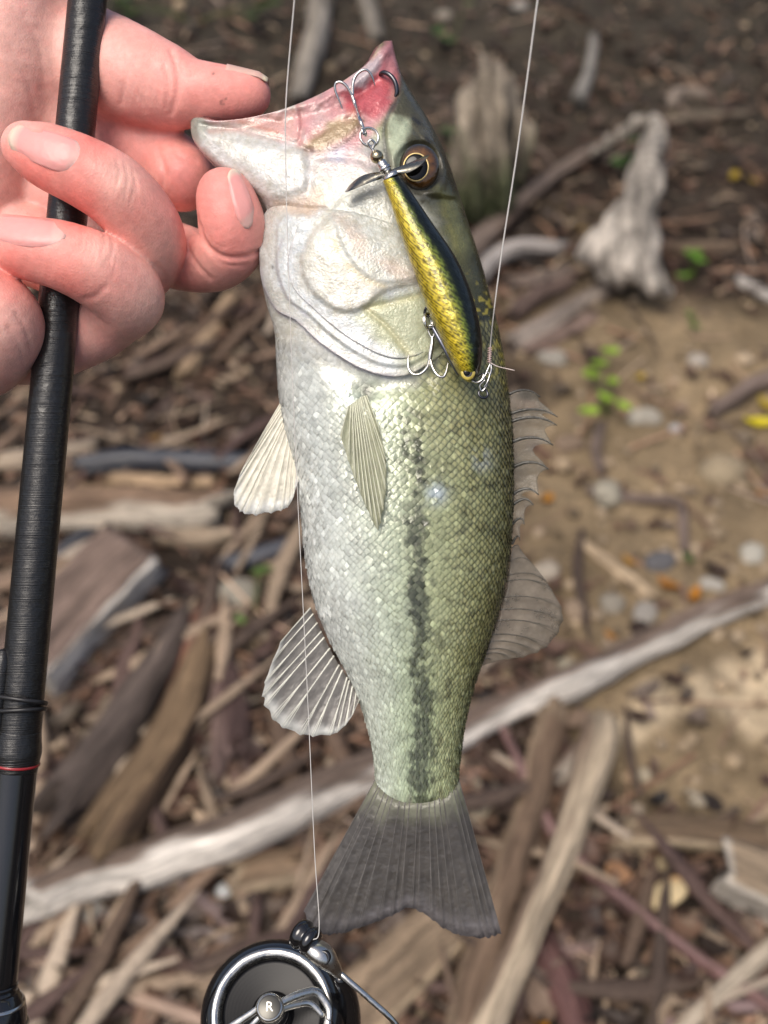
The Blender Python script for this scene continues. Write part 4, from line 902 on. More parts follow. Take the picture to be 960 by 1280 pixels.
# --- fins: a thin webbed sheet over tapering rays
M_ray = material('fin_ray', None, rough=0.35, coat=0.3, spec=0.5, bumps=((900, 0.0004, 2),))
def web_mat(name, alpha, tr): return material(name, None, rough=0.38, coat=0.35, spec=0.5, alpha=alpha, trans=tr, bumps=((350, 0.0006, 3),), var=(260, 0.8, 1.2))
M_web = web_mat('fin_membrane', 0.80, 0.3); M_webclear = web_mat('clear_fin_membrane', 0.32, 0.4); M_webmid = web_mat('dusky_fin_membrane', 0.62, 0.35); M_webtail = web_mat('tail_membrane', 0.86, 0.3); M_webp = web_mat('pectoral_membrane', 0.68, 0.3); M_websolid = web_mat('pale_fin_membrane', 0.96, 0.25)
def fin(name, label, base, tips, z0, z1, web, colw, colr, rr, scal=0.06, bow=0.0, rayname='fin_ray', nray=None, wavez=0.4, fork=True, edgecol=None, bend=(0, 0), seed=0, rayref=1.0, domed=False, basecol=None):
    """base/tips: photo px polylines; z0,z1 heights mm at base and tip"""
    n = nray or len(tips); rs = np.random.default_rng(seed+100)
    wv = np.arange(n, dtype=float); wv[1:-1] += rs.uniform(-0.28, 0.28, n-2); wv /= n-1
    Bf = crom(base, 400); Tf = crom(tips, 400)
    pick = lambda A, v: np.stack([np.interp(v, np.linspace(0, 1, 400), A[:, k]) for k in range(A.shape[1])], -1)
    Bp = pick(Bf, wv); Tp = pick(Tf, wv)
    nu, sub = 14, 6; nv = (n-1)*sub+1
    wd_ = np.interp(np.arange(nv), np.arange(n)*sub, wv); Bd = pick(Bf, wd_); Td = pick(Tf, wd_)
    ph = (np.arange(nv) % sub)/sub; sca = 1-scal*np.sin(np.pi*ph)*np.repeat(rs.uniform(0.5, 1.5, n), sub)[:nv]-0.012*rs.random(nv)
    u = np.linspace(0, 1, nu)[:, None]
    bend = np.array(bend, float)
    def pos(Bq_, Tq_, uu, s_):
        uu = np.asarray(uu); w_ = uu*s_
        p = Bq_*(1-w_)[..., None]+Tq_*w_[..., None] + bend*(4*w_*(1-w_))[..., None]
        return p
    U = np.repeat(u, nv, 1); Sx = np.repeat(sca[None], nu, 0)
    pxy = pos(np.repeat(Bd[None], nu, 0), np.repeat(Td[None], nu, 0), U, Sx)
    vv = np.linspace(0, 1, nv)[None]
    zz = z0+(z1-z0)*U+wavez*U*np.cos(2*np.pi*np.arange(nv)/sub)[None]*0.4+bow*np.sin(np.pi*vv)*U + 1.2*wavez*(fbm(vv*5+seed, U*2, seed+5, 2)-0.5)*U
    if domed: zz = zz-z0*(1-U)*(1-np.sin(np.pi*np.clip(vv, 0.0, 1.0))**0.55)
    front = H(pxy[..., 0], pxy[..., 1], zz*0.001); nrm = np.array((0, 0, 0.00012))
    V = np.vstack([(front+nrm).reshape(-1, 3), (front-nrm).reshape(-1, 3)]); k = nu*nv
    Fg = grid_faces(nu, nv); F = np.vstack([Fg, Fg[:, ::-1]+k])
    rim = list(range(0, nv))+[i*nv+nv-1 for i in range(1, nu)]+[(nu-1)*nv+j for j in range(nv-2, -1, -1)]+[i*nv for i in range(nu-2, 0, -1)]
    F = np.vstack([F, [[rim[i], rim[(i+1) % len(rim)], rim[(i+1) % len(rim)]+k, rim[i]+k] for i in range(len(rim))]])
    cw = np.asarray(colw, float); c_ = np.tile(cw, (nu*nv, 1)).reshape(nu, nv, 3)
    c_ = c_*(0.75+0.5*fbm(pxy[..., 0]*0.06, pxy[..., 1]*0.06, seed+90, 3))[..., None]
    if edgecol is not None:
        m = sstep(0.80, 0.98, U+0.12*(fbm(vv*9, U*3, seed+4, 2)-0.5))[..., None]; c_ = c_*(1-m)+np.asarray(edgecol)*m
    if basecol is not None:
        m = (1-sstep(0.02, 0.24, U+0.16*(fbm(vv*22, U*2, seed+6, 2)-0.5)))[..., None]; c_ = c_*(1-m)+np.asarray(basecol)*m
    c_ = c_.reshape(-1, 3)
    f_ = part(name, fish, V, F, web, col=np.vstack([c_, c_]), recalc=True)
    if label: f_['label'] = label
    cr = np.asarray(colr, float)
    for i in range(n):
        us = np.linspace(0, 0.985, 9); q = pos(np.repeat(Bp[i][None], 9, 0), np.repeat(Tp[i][None], 9, 0), us, np.ones(9))
        v_ = i/(n-1); zq = z0+(z1-z0)*us+wavez*us*0.4+bow*np.sin(np.pi*v_)*us+1.2*wavez*(fbm(us*0+v_*5+seed, us*2, seed+5, 2)-0.5)*us
        if domed: zq = zq-z0*(1-us)*(1-np.sin(np.pi*wv[i])**0.55)
        pts = H(q[:, 0], q[:, 1], zq*0.001+0.00008)
        r0 = rr*(1.0-0.25*abs(2*v_-1)); geo = [tube(pts, r0*(1-0.72*us), 6, n=18, sy=0.8)]
        if fork:
            for sg in (-1, 1):
                ii = np.clip(i+sg*0.24, 0, n-1)/(n-1)*(nv-1); jj = int(round(ii)); us2 = np.linspace(0.45, 0.97, 5)
                w2 = (us2-0.45)/0.52; q2 = pos(Bp[i]*(1-w2[:, None])+Bd[jj]*w2[:, None], Tp[i]*(1-w2[:, None])+Td[jj]*w2[:, None], us2, np.ones(5))
                geo.append(tube(H(q2[:, 0], q2[:, 1], np.interp(us2, us, zq)*0.001+0.00005), r0*(0.5-0.25*w2), 5, n=9))
        V, F = merge(geo); part(rayname, f_, V, F, M_ray, col=cr*(0.85+0.3*((i*5) % 7)/7))
    return f_
fin('tail_fin', 'dark grey broad tail fin with shallow notch', [(469, 975), (480, 990), (498, 1001), (520, 1004), (542, 1001), (561, 989), (573, 973)],
    [(379, 1140), (390, 1166), (420, 1169), (458, 1158), (490, 1146), (512, 1136), (535, 1147), (560, 1165), (590, 1173), (612, 1174), (627, 1168)], 5.2, 0.5, M_webtail, (0.086, 0.079, 0.072), (0.108, 0.10, 0.092), 0.00024, scal=0.008, nray=19, wavez=0.55, bend=(0, 0), edgecol=(0.17, 0.16, 0.165), seed=1, domed=True, basecol=(0.26, 0.265, 0.19))
fin('anal_fin', 'grey anal fin with pale rays and whitish rim', [(388, 760), (402, 790), (420, 825), (436, 850), (450, 872)],
    [(350, 803), (333, 845), (327, 872), (337, 897), (362, 915), (392, 922), (420, 917), (437, 900), (447, 880)], 1.0, 5.0, M_web, (0.21, 0.20, 0.185), (0.60, 0.60, 0.52), 0.00040, scal=0.025, nray=14, wavez=0.6, edgecol=(0.62, 0.63, 0.60), seed=2)
fin('pelvic_fin', 'cream white pelvic fin spread from the belly', [(350, 505), (356, 512), (361, 520), (366, 530), (370, 545)],
    [(316, 563), (300, 592), (291, 622), (299, 640), (320, 645), (345, 641), (362, 632), (373, 603)], 3.0, 6.0, M_websolid, (0.66, 0.63, 0.52), (0.70, 0.67, 0.55), 0.00036, scal=0.018, nray=13, wavez=0.6, edgecol=(0.68, 0.69, 0.66), seed=3)
zb = surf_z(450, 500)*1000; zt = surf_z(470, 640)*1000
fin('pectoral_fin', 'olive tinted translucent pectoral fin folded against the flank', [(436, 508), (444, 502), (451, 497), (458, 494)],
    [(425, 545), (438, 585), (452, 622), (462, 645), (472, 664), (478, 648), (483, 615), (483, 580), (474, 535)], zb+1.0, zt+4.0, M_webp, (0.40, 0.41, 0.28), (0.50, 0.51, 0.38), 0.00034, scal=0.02, nray=13, wavez=0.8, seed=4)
fin('soft_dorsal_fin', 'dusky soft dorsal fin rounded behind the spines', [(640, 685), (633, 730), (620, 778), (606, 812), (594, 836)],
    [(650, 690), (672, 712), (692, 740), (705, 768), (698, 793), (680, 812), (655, 822), (625, 826), (600, 834)], 0.0, -2.0, M_webmid, (0.26, 0.225, 0.175), (0.085, 0.075, 0.058), 0.00034, scal=0.03, nray=13, wavez=0.6, bend=(2, -6), seed=5)
fin('spiny_dorsal_fin', 'ragged spiny dorsal fin of clear skin between dark spines', [(634, 494), (637, 515), (638, 540), (640, 570), (640, 600), (640, 630), (640, 655), (640, 680)],
    [(676, 497), (697, 519), (694, 545), (689, 573), (682, 602), (668, 630), (656, 655), (650, 676)], 0.0, 1.0, M_webclear, (0.24, 0.23, 0.19), (0.055, 0.052, 0.042), 0.00075, scal=0.45, wavez=1.2, fork=False, rayname='fin_spine', nray=9, bend=(2, -8), seed=6)

# --- eye
M_eye = material('eye_iris', None, rough=0.10, coat=1.0, coat_rough=0.02, var=(300, 0.65, 1.35), bumps=((500, 0.0002, 3),))
M_pupil = material('pupil_black', (0.002, 0.002, 0.002), rough=0.06, spec=0.35)
ez = surf_z(523, 245)*0.5+surf_z(500, 209)*0.5
def dome(cx, cy, rx, ry, z, bulge, nr=18, na=48, r0=0.0, r1=1.0):
    rr = np.linspace(r0, r1, nr); aa = np.linspace(0, 2*np.pi, na, endpoint=False); R_, A_ = np.meshgrid(rr, aa, indexing='ij')
    zz = z+bulge*np.sqrt(np.clip(1-(R_*0.97)**2, 0, 1)); 
    return H(cx+rx*R_*np.cos(A_), cy+ry*R_*np.sin(A_), zz).reshape(-1, 3), grid_faces(nr, na, True), R_.ravel(), A_.ravel()
V, F, R_, A_ = dome(524, 209, 25, 29, ez-0.0012, 0.0042, r0=0.0)
ic = np.interp(R_, [0, .5, .56, .62, .8, .93, 1], np.arange(7))
pal = np.array([(0.02, 0.01, 0.0), (0.10, 0.05, 0.01), (0.11, 0.05, 0.01), (0.115, 0.048, 0.010), (0.075, 0.033, 0.008), (0.03, 0.02, 0.01), (0.02, 0.02, 0.015)])
icol = pal[ic.astype(int)]*(1-(ic % 1))[:, None]+pal[np.minimum(ic.astype(int)+1, 6)]*(ic % 1)[:, None]
icol *= (0.7+0.6*noise2(A_*6, R_*3, 5))[:, None]
eye = part('eye', fish, V, F, M_eye, col=icol, recalc=True); eye['label'] = 'brown and gold eye with a black pupil'
V, F, _, _ = dome(520, 209, 15.0, 16.5, ez+0.0024, 0.0009); part('pupil', eye, V, F, M_pupil, recalc=True)
a = np.linspace(0, 2*np.pi, 40); V, F = tube(H(520+15.4*np.cos(a), 209+17.0*np.sin(a), ez+0.0024), 0.00032, 8, n=80, cap=False); part('iris_ring', eye, V, F, material('gold_ring', (0.62, 0.47, 0.20), rough=0.3, metal=0.5))
# ================================================================== THE HAND
def chain(ps, blend):
    P = np.array([HP(p) for p in ps]); R = np.array([p[3]*K*(D-p[2]*0.001)/D for p in ps]); return P, R, blend*0.001
HAND = [
 chain([(-30, 40, -20, 95), (-45, 150, -24, 100), (-55, 260, -28, 100), (-70, 370, -28, 92)], 6),          # palm
 chain([(-60, 200, -28, 105), (-190, 150, -30, 108), (-330, 90, -34, 112), (-470, 40, -38, 128), (-560, 10, -40, 135)], 12),   # wrist
 chain([(0, -90, -8, 80), (8, -10, -7, 78), (12, 70, -10, 70), (4, 140, -16, 58)], 9),                          # thenar pad
 chain([(0, 20, -22, 84), (80, 66, -22, 72), (150, 90, -10, 62), (200, 107, -5, 53), (232, 116, -3, 43), (262, 118, -2, 38), (290, 119, -2, 33.5), (311, 118.5, -2, 28)], 7),   # thumb
 chain([(60, 130, -26, 62), (140, 178, -27, 54), (205, 205, -22, 46), (228, 222, -15, 42)], 5),                  # web and base pad
 chain([(20, 230, -30, 55), (120, 270, -32, 46), (200, 312, -25, 42), (258, 326, -11, 39), (288, 308, 1, 41.5), (289, 278, 7, 42), (283, 253, 8.5, 38), (280, 244, 8.5, 34)], 1.4),   # index
 chain([(33, 183, 19, 31), (62, 196, 22.5, 40), (105, 215, 23.5, 44), (148, 243, 20, 45.5), (183, 285, 10, 44), (186, 320, -3, 43), (150, 342, -13, 46), (70, 320, -20, 48), (-20, 280, -24, 50)], 1.2),   # middle
 chain([(0, 297, 19, 29), (30, 309, 21.5, 38), (85, 322, 22.5, 44), (128, 342, 18, 46.5), (160, 372, 8, 45), (142, 392, -4, 42), (100, 415, -12, 45), (20, 430, -18, 50), (-80, 380, -24, 55)], 1.2),   # ring
 chain([(-75, 345, 17, 42), (-25, 376, 20, 49), (0, 402, 16, 53), (-5, 430, 6, 52), (-40, 450, -8, 52), (-120, 430, -20, 55)], 1.2),   # little
]
HVx, HFx = sdf_mesh(HAND, 0.00085)
HVx = lap_smooth(HVx, HFx, 3, 0.5)
def hero_px(P): 
    f = K*(D-P[:, 2])/D; return 480+P[:, 0]/f, 640-P[:, 1]/f
hx, hy = hero_px(HVx); hz = HVx[:, 2]*1000; HN = vnormals(HVx, HFx)
fr = sstep(0.0, 0.35, HN[:, 2])
disp = np.zeros(len(HVx))
CR = [  # creases: px polyline, depth mm, width px, z range
 ([(214, 64), (221, 85), (222, 112), (214, 142)], 0.55, 3.2, -30, 40), ([(206, 82), (211, 105), (208, 135)], 0.35, 2.8, -30, 40), ([(226, 78), (228, 100), (224, 128)], 0.25, 2.5, -30, 40), ([(148, 60), (158, 90), (152, 128)], 0.3, 5, -30, 40), ([(170, 70), (168, 105), (182, 140)], 0.2, 3, -30, 40),
 ([(244, 272), (254, 302), (276, 320), (304, 322), (326, 314)], 0.9, 3.5, -30, 60), ([(228, 300), (246, 330), (262, 348)], 0.5, 3, -30, 60), ([(248, 282), (258, 310), (280, 330), (310, 332)], 0.3, 3, -30, 60),
 ([(198, 190), (205, 215), (202, 240), (214, 262)], 0.7, 3.5, -40, 10), ([(215, 182), (226, 196), (246, 200)], 0.35, 3, -40, 10),
 ([(146, 200), (150, 215), (146, 232)], 0.22, 2.5, 0, 60), ([(156, 206), (160, 222), (156, 242)], 0.25, 2.5, 0, 60), ([(166, 216), (170, 232), (164, 252)], 0.2, 2.5, 0, 60), ([(128, 286), (132, 300), (128, 316)], 0.22, 2.5, 0, 60), ([(138, 292), (142, 308), (136, 326)], 0.22, 2.5, 0, 60),
 ([(132, 358), (120, 370), (104, 374)], 0.3, 4, -20, 60), ([(196, 330), (206, 345), (203, 358)], 0.3, 3, -20, 60), ([(20, 392), (32, 412), (40, 440)], 0.35, 3, -20, 60), ([(10, 410), (24, 432), (30, 456)], 0.25, 3, -20, 60), ([(30, 20), (50, 60), (56, 110)], 0.25, 5, -20, 60), ([(10, 60), (34, 100), (44, 140)], 0.2, 4, -20, 60)]
CR += [([(196-k*9, 88+k*3), (200-k*9, 108), (196-k*9, 130)], 0.14, 2.2, -30, 40) for k in range(6)]+[([(120+k*6, 186+k*5), (124+k*6, 204+k*5), (118+k*6, 226+k*5)], 0.14, 1.8, 0, 60) for k in range(9)]+[([(100+k*6, 276+k*4), (104+k*6, 296+k*4), (98+k*6, 318+k*4)], 0.14, 1.8, 0, 60) for k in range(8)]+[([(236+k*5, 286-k*1.5), (262+k*4, 312-k*1.5), (300, 316-k*6)], 0.12, 1.8, -30, 60) for k in range(4)]+[([(240, 228+k*10), (262, 233+k*10), (282, 228+k*11)], 0.07, 2, 0, 60) for k in range(5)]
for p, h, w_, za, zb_ in CR:
    disp -= 1.15*h*groove(hx, hy, p, w_)*fr*((hz > za) & (hz < zb_))
disp += 0.55*(fbm(hx*0.018, hy*0.018+hz*0.03, 15, 3)-0.5)+0.07*(fbm(hx*0.10, hy*0.10+hz*0.05, 17, 3)-0.5)
HVx = HVx+HN*(disp*0.001)[:, None]
# skin tone
def blob(pts, r):
    d = np.full(len(HVx), 1e9)
    for p in pts: d = np.minimum(d, np.linalg.norm(HVx-HP(p), axis=1)/(p[3] if len(p) > 3 else r))
    return np.exp(-(d/0.001)**2)[:, None]
tone = np.tile(np.array((0.73, 0.375, 0.325)), (len(HVx), 1))
def tint(m, c_): 
    global tone
    tone = tone*(1-m)+np.asarray(c_)*m
tint(0.55*blob([(70, 200, 30, 20), (60, 320, 30, 18), (280, 270, 16, 20), (290, 115, 4, 22), (180, 260, 28, 12)], 18), (0.76, 0.265, 0.22))
tint(0.9*blob([(40, 225, 28, 13), (100, 250, 30, 11), (20, 340, 28, 12), (80, 355, 30, 9), (110, 185, 30, 9), (95, 280, 28, 8)], 12), (0.76, 0.215, 0.18))
tint(0.7*blob([(300, 118, 4, 17), (255, 110, 4, 14), (318, 108, 0, 10)], 14), (0.76, 0.29, 0.25))
tint(0.75*blob([(270, 250, 18, 15), (265, 290, 18, 13), (290, 310, 16, 12)], 12), (0.73, 0.245, 0.215))
tint(0.8*blob([(225, 220, -4, 16), (180, 190, -8, 14), (160, 165, -10, 14), (230, 340, -6, 14)], 14), (0.64, 0.22, 0.195))
tint(0.6*blob([(155, 222, 36, 8), (128, 302, 36, 9), (210, 330, 14, 12), (195, 385, 14, 12)], 8), (0.80, 0.53, 0.44))
tint(0.45*blob([(180, 60, 8, 12), (120, 110, 8, 12), (60, 300, 34, 8), (180, 300, 22, 10), (150, 350, 26, 9)], 10), (0.77, 0.31, 0.265))
tint(0.55*blob([(40, 60, 14, 22), (20, 120, 8, 20), (20, 420, 30, 16)], 20), (0.79, 0.49, 0.415))
tone *= (1+0.34*(fbm(hx*0.05, hy*0.05+hz*0.05, 19, 4)-0.5))[:, None]
red = (0.5*sstep(0.55, 0.7, fbm(hx*0.07+9, hy*0.07+hz*0.06, 23, 3)))[:, None]; tone = tone*(1-red*0.35)+tone*np.array((1.03, 0.70, 0.70))*red*0.35
# specks of grit on the thumb
for x, y in ((277, 127), (281, 124), (278, 130), (266, 92)):
    m = np.exp(-(np.hypot(hx-x, hy-y)/1.5)**2)[:, None]*(hz > -5)[:, None]; tone = tone*(1-m)+0.02*m
M_skin = material('skin', None, rough=0.5, spec=0.4, sss=0.22, sss_r=(1.0, 0.32, 0.18), sss_s=0.0022, bumps=((420, 0.00016, 5), (1500, 0.00012, 3)), var=(420, 0.92, 1.08), rough_var=(120, 0.40, 0.62), coat=0.06, coat_rough=0.3)
_t = M_skin.node_tree; _N = _t.nodes; _b = _N['Principled BSDF']; _v = _N.new('ShaderNodeTexVoronoi'); _v.feature = 'DISTANCE_TO_EDGE'; _v.inputs['Scale'].default_value = 900
_t.links.new(_N['Texture Coordinate'].outputs['Object'], _v.inputs['Vector']); _bp = _N.new('ShaderNodeBump'); _bp.inputs['Strength'].default_value = 0.5; _bp.inputs['Distance'].default_value = 0.00010
_t.links.new(_v.outputs['Distance'], _bp.inputs['Height']); _t.links.new(_b.inputs['Normal'].links[0].from_socket, _bp.inputs['Normal']); _t.links.new(_bp.outputs[0], _b.inputs['Normal'])
person = hero_root('person', 'bare hand with curled fingers pinching the fish jaw and wrapping the rod', 'person', H(-300, 100, -0.03))
part('hand', person, HVx, HFx, M_skin, col=tone)
# height of the hand's near surface, to seat the nails on it
ZB = np.full((140, 160), -1e9); ii = ((hy+100)/4).astype(int); jj = ((hx+200)/4).astype(int); ok = (ii >= 0)&(ii < 140)&(jj >= 0)&(jj < 160)&(HN[:, 2] > -0.1)
np.maximum.at(ZB, (ii[ok], jj[ok]), HVx[ok, 2])
def hand_z(x, y):
    i = np.clip((y+100)/4-0.5, 0, 138.9); j = np.clip((x+200)/4-0.5, 0, 158.9); a = i.astype(int); b = j.astype(int); u = i-a; v = j-b
    return (ZB[a, b]*(1-v)+ZB[a, b+1]*v)*(1-u)+(ZB[a+1, b]*(1-v)+ZB[a+1, b+1]*v)*u
M_nail = material('fingernail', None, rough=0.42, coat=0.08, coat_rough=0.25, spec=0.45, sss=0.2, sss_s=0.002, bumps=((260, 0.0003, 2),))
def nail(c4, label, lift=0.55, arch=1.0, dz=0.0):
    """c4: px corners  free-edge A, free-edge B, root B, root A"""
    nu, nv = 22, 18; u = np.linspace(0, 1, nu); v = np.linspace(0, 1, nv); U, W = np.meshgrid(u, v, indexing='ij')
    c4 = np.array(c4, float)
    P = (c4[0]*(1-W[..., None])+c4[1]*W[..., None])*(1-U[..., None])+(c4[3]*(1-W[..., None])+c4[2]*W[..., None])*U[..., None]
    # round the root and the free edge
    cl = (c4[0]+c4[1])/2*(1-U[..., None])+(c4[2]+c4[3])/2*U[..., None]; P = cl+(P-cl)*(1-0.16*U**6-0.08*(1-U)**6)[..., None]
    ax_ = (c4[2]+c4[3]-c4[0]-c4[1])/2
    bulge = (1-(2*W-1)**2); P = P+ax_*((U**2*0.20-(1-U)**2*0.14)*bulge)[..., None]
    z = hand_z(P[..., 0], P[..., 1])
    # low-order fit so the plate is smooth
    A = np.stack([np.ones_like(U), U, W, U*U, U*W, W*W], -1).reshape(-1, 6); mz = np.median(z); good = (np.abs(z.ravel()-mz) < 0.011)
    cf = np.linalg.lstsq(A[good], z.ravel()[good], rcond=None)[0]; z = (A@cf).reshape(z.shape)
    edge_ = np.minimum(1, 5*np.minimum(np.minimum(W, 1-W), 1-U)); z = z+(lift*edge_-0.25*(1-edge_))*0.001+dz*0.001
    top = H(P[..., 0], P[..., 1], z); bot = top.copy(); bot[..., 2] -= 0.0006
    V = np.vstack([top.reshape(-1, 3), bot.reshape(-1, 3)]); k = nu*nv; Fg = grid_faces(nu, nv)
    rim = list(range(nv))+[i*nv+nv-1 for i in range(1, nu)]+[(nu-1)*nv+j for j in range(nv-2, -1, -1)]+[i*nv for i in range(nu-2, 0, -1)]
    F = np.vstack([Fg, Fg[:, ::-1]+k, [[rim[i], rim[(i+1) % len(rim)], rim[(i+1) % len(rim)]+k, rim[i]+k] for i in range(len(rim))]])
    col = np.tile(np.array((0.74, 0.33, 0.305)), (nu*nv, 1)).reshape(nu, nv, 3)
    m = (1-sstep(0.05, 0.14, U))[..., None]*0.85; col = col*(1-m)+np.array((0.68, 0.58, 0.46))*m
    m = sstep(0.80, 0.90, U+0.10*bulge-0.08)[..., None]*0.6; col = col*(1-m)+np.array((0.68, 0.48, 0.42))*m
    c_ = col.reshape(-1, 3); o = part('fingernail', person, V, F, M_nail, col=np.vstack([c_, c_]), recalc=True); o['label'] = label
nail([(16, 192), (24, 154), (100, 174), (82, 220)], 'nail of the finger highest on the rod')
nail([(-16, 304), (-6, 268), (72, 275), (62, 312)], 'nail of the finger below it on the rod')
nail([(283, 224), (300, 214), (320, 262), (298, 284)], 'nail of the finger under the fish jaw', dz=0.1)
# thumb nail seen edge on along the top of the thumb
nu, nv = 14, 14; U, W = np.meshgrid(np.linspace(0, 1, nu), np.linspace(-1, 1, nv), indexing='ij')
an = W*0.95; rr_ = (33-7.5*U-3.5*U**3)*K
c0 = H(286+50*U, 118.5+0*U, -0.002)
rr2 = np.interp(286+50*U, [286, 311, 325, 337], [35.2, 29.6, 26.4, 18.5])*K
V = c0+np.stack([0*U, rr2*np.cos(an)+0.0003*np.minimum(1, 4*(1-np.abs(W))), rr2*np.sin(an)], -1)
V = np.vstack([V.reshape(-1, 3), (V-np.stack([0*U, 0*U+0.0006, 0*U], -1)).reshape(-1, 3)]); Fg = grid_faces(nu, nv); k = nu*nv
rim = list(range(nv))+[i*nv+nv-1 for i in range(1, nu)]+[(nu-1)*nv+j for j in range(nv-2, -1, -1)]+[i*nv for i in range(nu-2, 0, -1)]
F = np.vstack([Fg, Fg[:, ::-1]+k, [[rim[i], rim[(i+1) % len(rim)], rim[(i+1) % len(rim)]+k, rim[i]+k] for i in range(len(rim))]])
cn = np.where((U > 0.86)[..., None], np.array((0.68, 0.56, 0.40)), np.array((0.64, 0.40, 0.33))).reshape(-1, 3)
o = part('fingernail', person, V, F, M_nail, col=np.vstack([cn, cn]), recalc=True); o['label'] = 'thumb nail seen from its edge'
# ================================================================== THE ROD
def rod_pt(y, dx=0.0, dz=0.0):
    return HP((109.3-0.0937*y+dx, y, 7-9*y/1280+dz))
def rod_tube(y0, y1, r0, r1, seg=40, n=40):
    return tube([rod_pt(y0), rod_pt((y0+y1)/2), rod_pt(y1)], [r0, (r0+r1)/2, r1], seg, n=n)
rod = hero_root('fishing_rod', 'black carbon fishing rod running down the left side through the hand', 'fishing rod', rod_pt(1330))
def rod_material():
    m = material('carbon_blank', (0.008, 0.008, 0.008), rough=0.33, coat=0.35, coat_rough=0.07, spec=0.45); t = m.node_tree; N, L = t.nodes, t.links; b = N['Principled BSDF']
    tc = N.new('ShaderNodeTexCoord'); sp = N.new('ShaderNodeSeparateXYZ'); L.new(tc.outputs['Object'], sp.inputs[0])
    wv = N.new('ShaderNodeTexNoise'); wv.noise_dimensions = '1D'; wv.inputs['Scale'].default_value = 2600; wv.inputs['Detail'].default_value = 1; L.new(sp.outputs['Y'], wv.inputs['W'])
    nz = N.new('ShaderNodeTexNoise'); nz.inputs['Scale'].default_value = 420; nz.inputs['Detail'].default_value = 4; L.new(tc.outputs['Object'], nz.inputs['Vector'])
    mx = N.new('ShaderNodeMath'); mx.operation = 'MULTIPLY'; L.new(wv.outputs[0], mx.inputs[0]); L.new(nz.outputs[0], mx.inputs[1])
    bp = N.new('ShaderNodeBump'); bp.inputs['Distance'].default_value = 0.00045; L.new(mx.outputs[0], bp.inputs['Height']); L.new(bp.outputs[0], b.inputs['Normal'])
    nz2 = N.new('ShaderNodeTexNoise'); nz2.inputs['Scale'].default_value = 140; nz2.inputs['Detail'].default_value = 5; L.new(tc.outputs['Object'], nz2.inputs['Vector'])
    bp2 = N.new('ShaderNodeBump'); bp2.inputs['Distance'].default_value = 0.0011; L.new(nz2.outputs[0], bp2.inputs['Height']); L.new(bp2.outputs[0], b.inputs['Coat Normal'])
    mr = N.new('ShaderNodeMapRange'); mr.inputs[3].default_value = 0.22; mr.inputs[4].default_value = 0.5; L.new(nz.outputs[0], mr.inputs[0]); L.new(mr.outputs[0], b.inputs['Roughness'])
    return m
M_blank = rod_material()
M_black = material('gloss_black', (0.008, 0.008, 0.009), rough=0.12, coat=0.6, coat_rough=0.05)
M_rubber = material('black_rubber', (0.012, 0.012, 0.013), rough=0.4)
M_redtrim = material('red_thread', (0.28, 0.014, 0.018), rough=0.35, coat=0.4)
V, F = rod_tube(-260, 930, 0.00650, 0.00790, 48, 90); part('blank', rod, V, F, M_blank)
V, F = tube([rod_pt(912), rod_pt(925), rod_pt(938), rod_pt(948), rod_pt(962)], [0.0079, 0.0083, 0.0087, 0.0084, 0.0078], 48, n=30); part('winding_check', rod, V, F, M_blank)
V, F = rod_tube(953, 955, 0.00855, 0.00855, 48, 4); part('trim_ring', rod, V, F, M_redtrim)['label'] = 'thin red trim ring'
V, F = tube([rod_pt(956), rod_pt(1000), rod_pt(1120), rod_pt(1232)], [0.0078, 0.0077, 0.0077, 0.0077], 48, n=30); part('foregrip', rod, V, F, M_black)
for yy in (1228, 1236):
    V, F = rod_tube(yy, yy+4, 0.0081, 0.0081, 48, 4); part('grip_ring', rod, V, F, M_black)
V, F = tube([rod_pt(1240), rod_pt(1250), rod_pt(1268), rod_pt(1290), rod_pt(1340)], [0.0088, 0.0108, 0.0122, 0.0126, 0.0120], 48, n=30); part('reel_seat_hood', rod, V, F, M_black)
V, F = ring(rod_pt(1252), rod_pt(1200)-rod_pt(1300), 0.0104, 0.0009, 56); part('hood_ring', rod, V, F, STEEL)
V, F = ring(rod_pt(1278), rod_pt(1200)-rod_pt(1300), 0.0126, 0.0008, 56); part('hood_ring', rod, V, F, STEEL)
V, F = tube([rod_pt(1335), rod_pt(1345), rod_pt(1520), rod_pt(1560)], [0.0118, 0.0098, 0.0098, 0.011], 40, n=40); part('reel_seat', rod, V, F, M_black)
V, F = tube([rod_pt(1556), rod_pt(1570), rod_pt(1700), rod_pt(1880), rod_pt(1900)], [0.010, 0.0125, 0.0115, 0.0135, 0.012], 40, n=60); part('handle_grip', rod, V, F, M_rubber)
# little lure keeper tied on with two rubber rings
V, F = tube([rod_pt(812, -27, 3), rod_pt(822, -28, 4), rod_pt(860, -29, 4), rod_pt(905, -29, 4), rod_pt(925, -27, 3)], [0.0012, 0.0032, 0.0036, 0.0036, 0.0030], 16); part('keeper_foot', rod, V, F, M_blank)
for dy, tl in ((872, 5), (886, -2)):
    a = np.linspace(0, 2*np.pi, 33); cx = -6
    pts = [rod_pt(dy+tl*math.cos(t)+2, cx+math.cos(t)*37*0.98, math.sin(t)*9.6) for t in a]
    V, F = tube(pts, 0.00085, 10, n=96, cap=False); part('rubber_ring', rod, V, F, M_rubber)

